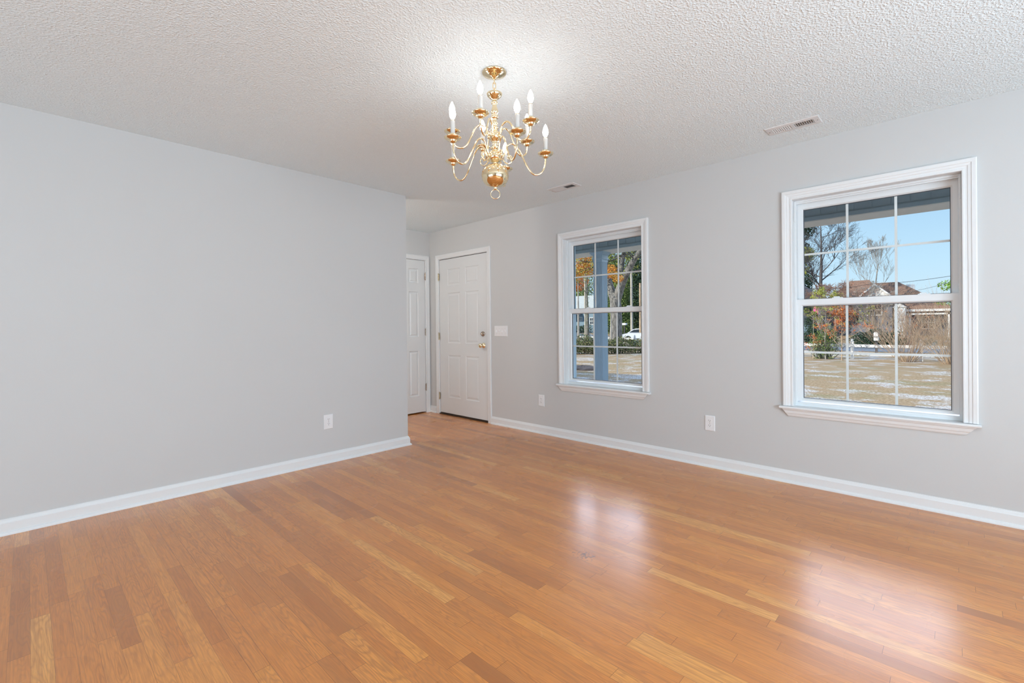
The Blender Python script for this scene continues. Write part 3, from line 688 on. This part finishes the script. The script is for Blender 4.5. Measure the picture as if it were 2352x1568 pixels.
b = MB(); ring(b, .098, -.08, .06); ring(b, .085, .06, .10); b.build('column_base', 'porchblue', col)

# ================================================================== FENCE
FP = [(27.6, -7.2), (28.25, -1.7), (28.68, 1.15), (28.87, 3.78), (29.4, 6.6), (30.3, 9.4), (31.5, 12.1), (32.9, 14.7), (34.3, 17.2), (35.7, 19.7), (37.1, 22.1), (38.6, 24.6), (40.2, 27.2), (41.9, 29.9)]
fe = thing('white_fence', 'long white two-rail fence with capped posts along the front lawn', 'fence', (28.87, 3.78, GZ))
for x, y in FP:
    b = MB(); b.box(x-.06, x+.06, y-.06, y+.06, gh(x, y), GZ+.86); b.box(x-.075, x+.075, y-.075, y+.075, GZ+.86, GZ+.885)
    b.lathe([(.045, GZ+.885), (.04, GZ+.90), (.055, GZ+.93), (.06, GZ+.955), (.045, GZ+.99), (0, GZ+1.005)], 12, (x, y, 0)); b.build('fence_post', 'white', fe)
for (xa, ya), (xb, yb) in zip(FP, FP[1:]):
    for z0, z1 in ((.60, .74), (.20, .34)):
        d = (Vector((xb, yb))-Vector((xa, ya))).normalized(); n = Vector((-d.y, d.x))*.02
        b = MB(); b.add([(x+sx*n.x, y+sx*n.y, GZ+z) for x, y in ((xa, ya), (xb, yb)) for z in (z0, z1) for sx in (-1, 1)], [(0, 1, 3, 2), (4, 6, 7, 5), (0, 4, 5, 1), (2, 3, 7, 6), (0, 2, 6, 4), (1, 5, 7, 3)])
        b.build('fence_rail', 'white', fe)

# ================================================================== PLANT BUILDERS
def leaves(b, rng, cx, cy, cz, rx, ry, rz, n, s, shell=.55, droop=0):
    for _ in range(n):
        while True:
            p = Vector((rng.uniform(-1, 1), rng.uniform(-1, 1), rng.uniform(-1, 1)))
            if shell*rng.random() < p.length <= 1: break
        c = Vector((cx+p.x*rx, cy+p.y*ry, cz+p.z*rz))
        a = Vector((rng.gauss(0, 1), rng.gauss(0, 1), rng.gauss(0, 1)-droop)).normalized(); u = a.orthogonal().normalized(); v = a.cross(u)
        t = rng.uniform(.6, 1.3)*s; w = t*rng.uniform(.35, .7)
        b.add([c-u*t, c-v*w, c+u*t*.9, c+v*w], [(0, 1, 2, 3)])
def branch(b, rng, p, d, ln, r, depth, spread=.5, up=.15, tips=None, sides=4, kids=(2, 4), mr=.004):
    pts = [p]; rad = [r]; q = p.copy(); dd = d.copy(); n = 3 if depth > 1 else 2
    for i in range(n):
        dd = (dd+Vector((rng.gauss(0, .12), rng.gauss(0, .12), rng.gauss(0, .10)+up*.25))).normalized(); q = q+dd*ln/n; pts.append(q.copy()); rad.append(r*(1-.55*(i+1)/n))
    b.tube(pts, rad, sides, cap=False)
    if depth == 0:
        if tips is not None: tips.append(q)
        return
    for i in range(rng.randint(*kids)):
        t = rng.uniform(.35, 1); base = pts[0].lerp(pts[-1], t) if n < 3 else pts[min(n, max(1, int(t*n+.5)))]
        nd = (dd+Vector((rng.gauss(0, spread), rng.gauss(0, spread), rng.gauss(0, spread*.6)+up))).normalized()
        branch(b, rng, base.copy(), nd, ln*rng.uniform(.55, .8), max(r*.5, mr), depth-1, spread, up, tips, 3, kids, mr)
    if tips is not None: tips.append(q)
def bare_tree(name, label, x, y, h, r, mat, seed, depth=4, spread=.5, up=.15, leaf=None, nleaf=0, ls=.1, lean=(0, 0), cat='tree', clear=.35, group=None, kids=(3, 4), reach=.42, mr=.004, nb=7):
    rng = random.Random(seed); z = gh(x, y); t = thing(name, label, cat, (x, y, z), group); tips = []
    b = MB(); P = [Vector((x+lean[0]*k*h+rng.gauss(0, .01)*h*k, y+lean[1]*k*h+rng.gauss(0, .01)*h*k, z-.05+k*h)) for k in (0, .2, .4, .6, .8, 1)]
    b.tube(P, [r*1.15, r*.9, r*.75, r*.5, r*.28, r*.08], 8, cap=False); b.build('trunk', mat, t)
    b = MB()
    for i in range(int(nb*(1-clear)*2)+3):
        k = clear+(1-clear)*((i+rng.random())/(int(nb*(1-clear)*2)+3)); k = min(k, .97); f = k*5; j = min(4, int(f)); p = P[j].lerp(P[j+1], f-j)
        a = i*2.4+rng.random(); d = Vector((math.cos(a), math.sin(a), .55+up)).normalized()
        branch(b, rng, p, d, h*reach*(1.15-k), r*.42*(1.1-k)+.006, depth-1, spread, up, tips, 4, kids, mr)
    b.build('branches', mat, t)
    if leaf:
        b = MB(); rng.shuffle(tips)
        for q in (tips*3)[:max(1, nleaf//6)]: leaves(b, rng, q.x, q.y, q.z, ls*3.2, ls*3.2, ls*2.6, 6, ls)
        b.build('foliage', leaf, t)
    return t
def leafy_tree(name, label, x, y, h, r, bark, leaf, seed, blobs, ls, cat='tree', group=None, lean=(0, 0)):
    rng = random.Random(seed); z = gh(x, y); t = thing(name, label, cat, (x, y, z), group)
    b = MB(); b.tube([Vector((x+lean[0]*k*h, y+lean[1]*k*h, z-.05+k*h)) for k in (0, .25, .5, .75, .95)], [r*1.2, r, r*.75, r*.45, r*.15], 8, cap=False); b.build('trunk', bark, t)
    b = MB()
    for (dx, dy, cz, rx, ry, rz, n) in blobs: leaves(b, rng, x+dx, y+dy, cz, rx, ry, rz, n, ls)
    b.build('foliage', leaf, t); return t
def twig_shrub(name, label, x, y, h, spread, n, mat, seed, leaf=None, nleaf=0, ls=.04, r=.014, depth=2, group=None):
    rng = random.Random(seed); z = gh(x, y); t = thing(name, label, 'shrub', (x, y, z), group); tips = []; b = MB()
    for i in range(n):
        a = rng.uniform(0, 2*PI); k = rng.random()**.6; d = Vector((math.cos(a)*k*spread, math.sin(a)*k*spread, 1)).normalized()
        branch(b, rng, Vector((x+math.cos(a)*.25*k, y+math.sin(a)*.25*k, z-.03)), d, h*rng.uniform(.55, .8), r*rng.uniform(.6, 1.1), depth, .33, .1, tips, 3, (2, 3))
    b.build('stems', mat, t)
    if leaf:
        b = MB()
        for i in range(nleaf//4):
            q = rng.choice(tips); leaves(b, rng, q.x, q.y, q.z, ls*3, ls*3, ls*3, 4, ls)
        b.build('foliage', leaf, t)
    return t
def hedge(name, label, pts, h, w, leaf, seed, n, ls, core='soil', group=None):
    rng = random.Random(seed); x, y = pts[0]; t = thing(name, label, 'hedge', (x, y, gh(x, y)), group)
    b = MB(); m_ = len(pts)
    for i in range(n):
        k = rng.random()*(m_-1); j = min(m_-2, int(k)); p = Vector(pts[j]).lerp(Vector(pts[j+1]), k-j)
        hh = h*(1+.12*math.sin(k*5+seed)); z = gh(p.x, p.y)
        leaves(b, rng, p.x, p.y, z+hh*.50, w, w, hh*.55, 1, ls, shell=.6)
    b.build('foliage', leaf, t)
    b = MB()
    for i in range(26):
        k = (i+.5)/26*(m_-1); j = min(m_-2, int(k)); p = Vector(pts[j]).lerp(Vector(pts[j+1]), k-j); z = gh(p.x, p.y)
        branch(b, rng, Vector((p.x, p.y, z-.02)), Vector((rng.gauss(0, .3), rng.gauss(0, .3), 1)).normalized(), h*.5, .02, 1, .5, .1, None, 3, (2, 3))
    b.build('inner_branches', 'bark', t); return t

# ================================================================== SEEN THROUGH THE LARGE WINDOW
bare_tree('bare_tree', 'tall bare dark-trunked tree in front of the dark house, left in the large window', 50, 8.9, 11.5, .21, 'bark', 4, 5, .42, .10, lean=(0, -.006), clear=.36, kids=(3, 5), mr=.008, reach=.36, nb=9)
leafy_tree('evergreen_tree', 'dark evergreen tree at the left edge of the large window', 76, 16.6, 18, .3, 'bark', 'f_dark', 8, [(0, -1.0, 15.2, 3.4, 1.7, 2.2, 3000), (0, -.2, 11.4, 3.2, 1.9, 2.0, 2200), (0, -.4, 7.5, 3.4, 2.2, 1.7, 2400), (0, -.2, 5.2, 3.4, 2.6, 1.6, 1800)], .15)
leafy_tree('evergreen_tree', 'yellowish-green conifer behind the bare tree, left in the large window', 70.5, 15.3, 12, .2, 'bark', 'f_yg', 18, [(0, -.9, 10.3, 1.9, 1.5, 1.1, 1500), (0, -.5, 8.4, 1.5, 1.2, .9, 600)], .12)
bare_tree('birch_tree', 'pale bare tree with fine upswept twigs behind the brown roof', 69, 6.6, 10.1, .13, 'greytwig', 12, 5, .36, .34, clear=.35, kids=(3, 4), reach=.38, mr=.008)
bare_tree('twiggy_tree', 'reddish bare tree spreading low in front of the brown roof', 46, 7.1, 4.9, .11, 'redtwig', 21, 5, .6, 0, clear=.35, leaf='f_red', nleaf=150, ls=.05, kids=(3, 5), reach=.55, mr=.010)
bare_tree('twiggy_tree', 'tan bare tree with arching limbs before the white gable', 47, 5.0, 4.7, .12, 'greytwig', 22, 5, .6, 0, clear=.4, kids=(3, 4), reach=.5, mr=.010)
twig_shrub('crepe_myrtle', 'tall tan many-stemmed bare shrub across the road behind the mailbox', 45.5, 4.5, 3.7, .5, 30, 'twig', 31, r=.026, depth=2)
twig_shrub('crepe_myrtle', 'reddish many-stemmed bare shrub across the road, right of the mailbox', 46, 2.6, 3.1, .6, 26, 'redtwig', 32, r=.024, depth=2)
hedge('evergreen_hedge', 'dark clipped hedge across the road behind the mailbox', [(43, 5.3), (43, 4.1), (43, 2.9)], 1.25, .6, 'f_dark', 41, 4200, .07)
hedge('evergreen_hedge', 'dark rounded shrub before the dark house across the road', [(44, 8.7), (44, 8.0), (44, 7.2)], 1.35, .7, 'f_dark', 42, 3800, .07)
sp = bare_tree('green_sapling', 'slender pale-stemmed sapling with yellow-green leaves by the fence', 27.9, 4.75, 3.25, .030, 'greytwig', 51, 3, .5, .2, leaf='f_yg', nleaf=3000, ls=.034, clear=.12, kids=(2, 4), reach=.5)
bare_tree('oak_sapling', 'thin young oak holding rust-orange leaves beside the fence post', 27.5, 4.02, 2.9, .022, 'twig', 52, 3, .45, .1, leaf='f_red', nleaf=1500, ls=.038, clear=.15, kids=(2, 4), reach=.30)
bare_tree('oak_sapling', 'low seedling with rust-orange leaves in front of the top fence rail', 27.7, 5.25, 1.25, .012, 'twig', 53, 2, .5, .1, leaf='f_red', nleaf=220, ls=.034, clear=.2, kids=(2, 3), reach=.4)
hedge('green_shrub', 'leafy green shrub under the pale sapling at the fence', [(28.1, 5.2), (28.1, 4.5)], 1.55, .42, 'f_green', 54, 2800, .04)
twig_shrub('bare_shrub', 'large tan bare shrub fanning up around the white fence post', 27.9, 1.6, 2.3, .95, 62, 'twig', 61, leaf='f_red', nleaf=260, ls=.024, r=.013, depth=2)
twig_shrub('bare_shrub', 'tan bare shrub at the right edge of the large window, by the fence', 27.4, .15, 2.5, .95, 70, 'twig', 62, leaf='f_red', nleaf=260, ls=.024, r=.013, depth=2)
leafy_tree('pine_tree', 'bright green pine sprig by the sky at the right edge of the large window', 50, -1.0, 5.2, .12, 'bark', 'f_bright', 71, [(0, 1.55, 4.1, .5, .5, .42, 170), (0, .6, 4.2, .8, .9, .7, 400), (0, 1.7, 2.9, .7, .6, .35, 150), (0, .2, 2.6, 1.2, 1.2, .8, 400)], .09)
# neighbour house: brown roof, white gable
def house_wall(parent, x0, x1, y0, y1, z0, z1, mat):
    b = MB(); b.box(x0, x1, y0, y1, z0, z1); return b.build('wall', mat, parent)
def house_window(parent, x, y0, y1, z0, z1, white='white'):
    b = MB()
    for (a, c, e, f) in ((y0-.08, y1+.08, z0-.08, z0), (y0-.08, y1+.08, z1, z1+.08), (y0-.08, y0, z0, z1), (y1, y1+.08, z0, z1), ((y0+y1)/2-.03, (y0+y1)/2+.03, z0, z1), (y0, y1, (z0+z1)/2-.03, (z0+z1)/2+.03)): b.box(x-.08, x, a, c, e, f)
    w = b.build('window', white, parent); b = MB(); b.box(x-.03, x, y0, y1, z0, z1); b.build('pane', 'winglass', w)
def gable_roof(parent, name, y0, y1, x0, x1, ze, zr, mat, hip=0):
    xm = (x0+x1)/2; b = MB()
    v = [(x0, y0, ze), (x1, y0, ze), (x1, y1, ze), (x0, y1, ze), (xm, y0+hip, zr), (xm, y1-hip, zr)]
    v += [(p[0], p[1], p[2]-.15) for p in v[:4]]
    b.add(v, [(0, 4, 5, 3), (1, 2, 5, 4), (0, 1, 4), (3, 5, 2), (6, 7, 8, 9), (0, 6, 7, 1), (1, 7, 8, 2), (2, 8, 9, 3), (3, 9, 6, 0)]); return b.build(name, mat, parent)
h1 = thing('neighbor_house', 'grey-sided house with brown shingle roof and white gable across the road', 'house', (60, 3.4, .1))
house_wall(h1, 57.5, 64, .3, 9.6, -.4, 2.35, 'sidegrey')
gable_roof(h1, 'main_roof', 4.2, 10.4, 55.6, 66.5, 2.35, 5.75, 'shinbrown', 2.3)
gable_roof(h1, 'wing_roof', -.2, 10.4, 56.0, 64.0, 2.35, 5.30, 'shinbrown', 4.3)
b = MB(); b.prism([(6.9, 3.35), (5.45, 4.72), (4.0, 3.35)], lambda y, z, t: (t, y, z), 55.2, 57.5); b.build('front_gable', 'white', h1)
b = MB(); b.box(55.3, 57.5, 4.2, 6.7, -.2, 3.35); b.build('wall', 'sidegrey', h1)
b = MB(); b.prism([(7.2, 3.25), (5.45, 4.88), (3.7, 3.25), (3.7, 3.12), (5.45, 4.72), (7.2, 3.12)], lambda y, z, t: (t, y, z), 54.9, 58.5); b.build('gable_roof', 'shinbrown', h1)
b = MB(); b.box(54.85, 54.95, 3.6, 7.3, 3.0, 3.12); b.prism([(7.2, 3.10), (5.45, 4.74), (3.7, 3.10), (3.7, 3.28), (5.45, 4.92), (7.2, 3.28)], lambda y, z, t: (t, y, z), 54.84, 54.9); b.build('gable_trim', 'white', h1)
b = MB(); b.prism([(4.15, 2.62), (3.65, 2.98), (3.15, 2.62)], lambda y, z, t: (t, y, z), 54.8, 57.5); b.box(54.9, 57.5, 3.25, 4.05, -.3, 2.62); b.build('small_gable', 'white', h1)
b = MB(); b.box(59.6, 60.4, 2.85, 3.5, 2.5, 4.95); b.build('chimney', 'white', h1)
b = MB(); b.box(55.4, 55.6, .2, 3.3, 2.22, 2.36); b.box(55.4, 57.5, .2, 3.3, 2.36, 2.42); b.build('porch_eave', 'white', h1)
b = MB(); b.box(55.5, 55.62, .3, 3.2, 1.92, 2.06); b.build('porch_frieze', 'white', h1)
for yy in (3.0, .4):
    b = MB(); b.box(55.5, 55.64, yy-.07, yy+.07, -.3, 2.06); b.build('porch_post', 'white', h1)
for (a, c) in ((1.4, 2.2),): house_window(h1, 57.5, a, c, .7, 1.75)
house_window(h1, 55.3, 5.0, 6.0, 2.0, 2.9)
h2 = thing('neighbor_house', 'dark shaded house behind the evergreens, left in the large window', 'house', (60, 13, .1))
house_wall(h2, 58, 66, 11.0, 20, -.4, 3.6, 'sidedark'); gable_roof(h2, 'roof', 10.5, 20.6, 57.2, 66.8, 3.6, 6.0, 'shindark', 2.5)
b = MB(); b.box(57.6, 58, 11.1, 13.0, -.3, 1.1); b.build('garage_door', 'sideblue', h2)
leafy_tree('evergreen_shrub', 'dark tall evergreen shrub between the two houses across the road', 54.5, 10.35, 3.6, .1, 'bark', 'f_dark', 19, [(0, 0, 2.6, .7, .75, 1.0, 1500), (0, 0, 1.1, .8, .8, 1.0, 1300)], .08, cat='shrub')
# mailbox by the road
mbx = thing('mailbox', 'white-fronted arched mailbox on a dark post beyond the white fence', 'mailbox', (35.6, 3.47, GZ))
def arch(y, z0, w, h, x0, x1, n=10):
    poly = [(y-w, z0), (y-w, z0+h-w)]+[(y-w*math.cos(PI*i/n), z0+h-w+w*math.sin(PI*i/n)) for i in range(1, n)]+[(y+w, z0+h-w), (y+w, z0)]
    b = MB(); b.prism(poly, lambda a, c, t: (t, a, c), x0, x1); return b
arch(3.47, .34, .145, .36, 35.45, 36.0).build('mailbox_body', 'slotv', mbx)
arch(3.47, .37, .11, .28, 35.42, 35.45).build('mailbox_door', 'white', mbx)
b = MB(); b.box(35.43, 35.95, 3.36, 3.58, .13, .32); b.build('newspaper_box', 'white', mbx)
b = MB(); b.box(35.62, 35.74, 3.41, 3.53, GZ, .36); b.build('post', 'bark', mbx)
# flag
fl = thing('garden_flag', 'pink flag hanging from a thin pole before the dark house', 'flag', (42, 7.93, GZ))
b = MB(); b.tube([(42, 7.93, GZ), (42, 7.93, 4.2)], .013, 8); b.build('pole', 'polewood', fl)
b = MB(); b.tube([(42, 7.93, 2.95), (42, 7.93, 3.2)], .03, 6)
b = MB(); nx, nz = 8, 6; vs_ = []
for i in range(nx+1):
    for j in range(nz+1):
        u, w_ = i/nx, j/nz; vs_.append((42+.05*math.sin(u*7+w_*2), 7.91-.30*u-.02*math.sin(w_*6), 2.66-.52*w_-.22*u*u))
b.add(vs_, [(i*(nz+1)+j, (i+1)*(nz+1)+j, (i+1)*(nz+1)+j+1, i*(nz+1)+j+1) for i in range(nx) for j in range(nz)], 0, True); b.build('flag_cloth', 'pink', fl)
def cable(label, pts, r):
    b = MB(); b.tube(spline(pts, 8), r, 5); return tag(b.build('power_line', 'cable'), label, 'cable')
cable('upper black power line crossing the sky in the large window', [(43, 30, 5.5), (45, 9.0, 4.15), (45, 4.6, 4.20), (45, .2, 4.46), (44, -14, 6.4)], .015)
cable('lower thin power line running down to the white chimney', [(61, 3.3, 4.4), (52, 2.8, 3.85), (45, .2, 4.02), (40, -8, 6.2)], .012)

# ================================================================== SEEN THROUGH THE FARTHER WINDOW
ok = thing('oak_tree', 'large forked oak with sunlit grey bark, right of the porch column', 'tree', (34, 20.5, gh(34, 20.5)))
b = MB(); b.tube(spline([(34, 20.5, GZ-.1), (34, 20.5, .4), (34, 20.45, 1.6), (34, 20.5, 2.9), (34, 20.55, 3.9)], 4), [.66, .60, .56, .53, .52, .50, .49, .48, .475, .47, .465, .46, .46, .45, .44, .42, .38], 14, cap=False); b.build('trunk', 'oak', ok)
for pts, rr in (([(34, 20.6, 3.2), (34.1, 21.1, 4.6), (34.2, 21.5, 5.9), (34.3, 21.6, 7.6), (34.4, 21.2, 10.5)], (.34, .28, .24, .20, .10)), ([(34, 20.45, 3.2), (33.9, 19.9, 4.5), (33.7, 19.3, 5.4), (33.6, 18.4, 6.6), (33.5, 17.0, 8.2), (33.4, 15.5, 9.4)], (.36, .31, .28, .22, .15, .06)), ([(33.9, 19.8, 4.7), (34, 19.9, 6.0), (34.2, 19.7, 7.8), (34.4, 19.4, 10.2)], (.22, .2, .15, .06))):
    b = MB(); P = spline(pts, 4); n_ = len(P); rad = [rr[min(len(rr)-1, int(i*len(rr)/n_))] for i in range(n_)]
    for i in range(1, n_-1): rad[i] = (rad[i-1]+rad[i]+rad[i+1])/3
    b.tube(P, rad, 10, cap=False); b.build('limb', 'oak', ok)
rng = random.Random(77); b = MB(); tp = []
for k_ in range(30):
    p = Vector(rng.choice([(33.7, 19.3, 5.4), (33.6, 18.4, 6.6), (33.5, 17.4, 7.6), (34.2, 21.4, 6.6), (34.3, 21.5, 7.8), (34.2, 19.7, 7.4)]))
    branch(b, rng, p, Vector((rng.gauss(0, 1), rng.gauss(0, 1), rng.gauss(.3, .5))).normalized(), 1.9, .05, 2, .5, .05, tp, 3)
b.build('branches', 'bark', ok)
b = MB()
for q in tp:
    leaves(b, rng, q.x, q.y, q.z, .45, .45, .35, 9, .075)
b.build('foliage', 'f_yg', ok)
leafy_tree('maple_tree', 'young orange and gold maple left of the porch column', 34, 24.3, 7, .09, 'greytwig', 'f_orange', 81, [(0, 0, 6.8, 1.3, 1.5, 1.2, 3600), (0, -1.2, 6.4, 1.0, 1.2, 1.0, 1700), (0, .6, 5.7, .8, .9, .6, 800)], .06)
leafy_tree('maple_tree', 'small orange maple showing between column and oak', 31, 19.1, 5.2, .06, 'greytwig', 'f_orange', 82, [(0, 0, 5.35, .5, .55, .55, 700), (0, -.65, 4.75, .4, .45, .35, 330)], .055)
leafy_tree('maple_tree', 'rusty red maple above the pale garage roof', 46, 33.4, 7.4, .12, 'bark', 'f_red', 83, [(0, 0, 6.6, 1.8, 1.8, 1.3, 1100)], .12)
ivy = bare_tree('slim_tree', 'slim ivy-clad tree trunk left of the porch column', 40, 27.45, 8.2, .19, 'oak', 84, 2, .4, .2, leaf='f_yg', nleaf=300, ls=.09, clear=.55)
rng = random.Random(85); b = MB()
for k_ in range(500):
    z = rng.uniform(-.4, 6.0); leaves(b, rng, 39.95, 27.45, z, .26, .26, .1, 1, .05)
b.build('ivy', 'f_green', ivy)
pl = thing('utility_pole', 'pale slender utility pole beside the ivy-clad trunk', 'pole', (42, 29.1, gh(42, 29.1)))
b = MB(); b.tube([(42, 29.1, GZ), (42, 29.1, 7.0)], [.11, .08], 10); b.build('shaft', 'polewood', pl)
pl = thing('utility_pole', 'tall weathered utility pole right of the oak trunk', 'pole', (50, 27.97, gh(50, 27.97)))
b = MB(); b.tube([(50, 27.97, -.5), (50, 27.97, 8.2)], [.17, .12], 12); b.tube([(50, 27.97, 8.2), (50, 27.97, 8.3)], [.12, .03], 12); b.build('shaft', 'polewood', pl)
pl = thing('utility_pole', 'shorter brownish pole at the right edge of the farther window', 'pole', (46, 24.68, gh(46, 24.68)))
b = MB(); b.tube([(46, 24.68, -.7), (46, 24.68, 5.8)], [.15, .11], 12); b.build('shaft', 'twig', pl)
hedge('azalea_hedge', 'leafy azalea hedge crossing below the farther window view, left part', [(24.0, 18.4), (24.8, 17.3), (25.6, 16.2)], 1.12, .62, 'f_hedge', 91, 8000, .045, group='azalea hedge by the lawn')
hedge('azalea_hedge', 'leafy azalea hedge in front of the oak and white car', [(26.0, 16.2), (26.9, 15.4), (27.8, 14.4), (28.7, 13.4)], 1.0, .62, 'f_hedge', 92, 9000, .045, group='azalea hedge by the lawn')
# blue-grey house and pale garage far left
h3 = thing('neighbor_house', 'blue-grey sided house far off, left of the porch column', 'house', (62, 44, .1))
house_wall(h3, 62, 70, 41.0, 54, -.2, 3.9, 'sideblue'); gable_roof(h3, 'roof', 40.5, 54.6, 61.2, 70.6, 3.9, 6.4, 'shinpale', 0)
house_window(h3, 62, 43.58, 44.08, 2.11, 2.61); house_window(h3, 62, 41.3, 42.0, 1.5, 2.5)
b = MB(); b.box(60.2, 62, 43.9, 47, 3.05, 3.22); b.prism([(60.2, 3.22), (62, 3.22), (62, 3.9)], lambda x, z, t: (x, t, z), 43.9, 47); b.build('porch_roof', 'white', h3)
hedge('foundation_shrub', 'dark low shrubs along the blue-grey house', [(60.6, 45.5), (60.4, 43), (60.2, 41)], 1.3, .8, 'f_dark', 93, 1600, .09)
# car
car = thing('white_car', 'white sedan parked in the driveway beyond the hedge', 'car', (46.72, 24.76, gh(46.7, 24.8)))
cp = Vector((46.72, 24.76, gh(46.7, 24.8)+.02)); dl = Vector((-.30, .954, 0)).normalized()  # nose to the left in view
dlat = Vector((-dl.y, dl.x, 0))
def CP(a, s_, z): v = cp+dl*a+dlat*s_; return (v.x, v.y, v.z+z)
prof = [(2.35, .32), (2.40, .55), (2.30, .74), (2.0, .84), (1.55, .94), (-1.75, 1.0), (-2.25, .96), (-2.38, .72), (-2.35, .34)]
prof_cab = [(1.62, .90), (.95, 1.34), (.6, 1.42), (-.45, 1.43), (-1.0, 1.34), (-1.85, .99)]
b = MB(); n = len(prof); rows = []
for s_, k_ in ((-.86, .94), (-.90, 1), (.90, 1), (.86, .94)): rows.append([CP(a*(.985 if k_ < 1 else 1), s_, .64+(z-.64)*k_) for a, z in prof])
b.add([p for r in rows for p in r], [(i*n+j, i*n+(j+1) % n, (i+1)*n+(j+1) % n, (i+1)*n+j) for i in range(3) for j in range(n)]+[tuple(range(n)), tuple(range(3*n, 4*n))]); b.build('body', 'carpaint', car)
n = len(prof_cab); b = MB(); rows = [[CP(a, s_*(1-(z-.95)*.35), z) for a, z in prof_cab] for s_ in (-.80, .80)]
b.add([p for r in rows for p in r], [(j, j+1, n+j+1, n+j) for j in range(n-1)]+[tuple(range(n)), tuple(range(n, 2*n))]); b.build('cabin', 'carpaint', car)
for s_ in (-1, 1):
    for quad in (((1.38, .99), (.86, 1.30), (.22, 1.36), (.22, .99)), ((.12, .99), (.12, 1.36), (-.5, 1.36), (-.95, 1.28), (-1.4, 1.02))):
        b = MB(); v = [CP(a, s_*(.80*(1-(z-.95)*.35)+.012), z) for a, z in quad]; b.add(v, [tuple(range(len(v)))]); b.build('side_window', 'winglass', car)
b = MB(); v = [CP(1.50, -.70, .98), CP(1.50, .70, .98), CP(.97, .64, 1.335), CP(.97, -.64, 1.335)]; b.add([(x, y, z+.012) for x, y, z in v], [(0, 1, 2, 3)]); b.build('windscreen', 'winglass', car)
for a in (1.45, -1.45):
    for s_ in (-.80, .80):
        b = MB(); n = 20; c0 = Vector(CP(a, s_, .32)); w_ = dlat*.11
        for sg in (0,):
            ring_ = [c0+dl*(.32*math.cos(2*PI*j/n))+Vector((0, 0, .32*math.sin(2*PI*j/n))) for j in range(n)]
            b.add([p-w_ for p in ring_]+[p+w_ for p in ring_], [tuple(range(n)), tuple(range(n, 2*n))]+[(j, (j+1) % n, n+(j+1) % n, n+j) for j in range(n)])
        wh = b.build('wheel', 'rubber', car)
        b = MB(); o_ = dlat*(.115*(1 if s_ > 0 else -1)); b.add([c0+o_+dl*(.2*math.cos(2*PI*j/n))+Vector((0, 0, .2*math.sin(2*PI*j/n))) for j in range(n)], [tuple(range(n))]); b.build('hub_cap', 'chrome', wh)
mb2 = thing('mailbox', 'white mailbox standing behind the white car in the trees', 'mailbox', (50.2, 29.1, gh(50.2, 29.1)))
b = MB(); b.box(50.0, 50.4, 28.8, 29.35, 1.28, 1.52); b.build('mailbox_body', 'white', mb2); b = MB(); b.box(50.15, 50.25, 29.03, 29.13, -.6, 1.28); b.build('post', 'bark', mb2)
# woodland behind
wood = [('tall green tree directly behind the oak', 57, 34.9, 12, 'f_green', 2.1), ('yellow-green tree seen between column and oak', 71, 43.4, 13, 'f_yg', 2.7), ('green tree behind the tall weathered pole', 63.5, 36.0, 13, 'f_green', 2.5),
        ('dark evergreen at the right edge of the farther window', 59, 31.2, 13, 'f_dark', 2.2), ('green tree above the blue-grey house', 77, 53.6, 14, 'f_green', 3.6), ('yellow-green tree left behind the orange maple', 85, 61, 14, 'f_yg', 4.2), ('dark evergreen filling the gap right of the blue-grey house', 81, 49.5, 15, 'f_dark', 3.6), ('bushy green tree just behind the parked car', 54.3, 31.9, 7.5, 'f_green', 1.6), ('dark tree low behind the parked car', 70, 38.3, 13, 'f_dark', 2.8)]
for i, (lb, x, y, h_, lf, rr) in enumerate(wood):
    leafy_tree('woodland_tree', lb, x, y, h_, .22, 'bark', lf, 100+i, [(0, 0, h_*.75, rr*.7, rr*.7, h_*.27, 3600), (0, .3, h_*.42, rr*.9, rr*.9, h_*.27, 4600), (0, -.2, h_*.16, rr*.85, rr*.85, h_*.17, 3000)], .12, group='woodland behind the oak')
st = MB(); rng = random.Random(5)
n_ = 14; rows = []
for k_, (rr, z) in enumerate(((.85, -.02), (.7, .07), (.42, .13), (.15, .15))): rows.append([(15.9+rr*.8*math.cos(2*PI*j/n_)*rng.uniform(.85, 1.15), 11.2+rr*1.1*math.sin(2*PI*j/n_)*rng.uniform(.85, 1.15), GZ+z*rng.uniform(.8, 1.2)) for j in range(n_)])
st.add([p for r in rows for p in r], [(i*n_+j, i*n_+(j+1) % n_, (i+1)*n_+(j+1) % n_, (i+1)*n_+j) for i in range(3) for j in range(n_)]+[tuple(range(3*n_, 4*n_))])
tag(st.build('soil_mound', 'soil'), 'low dark mound of soil on the shaded frosty lawn', 'mound')
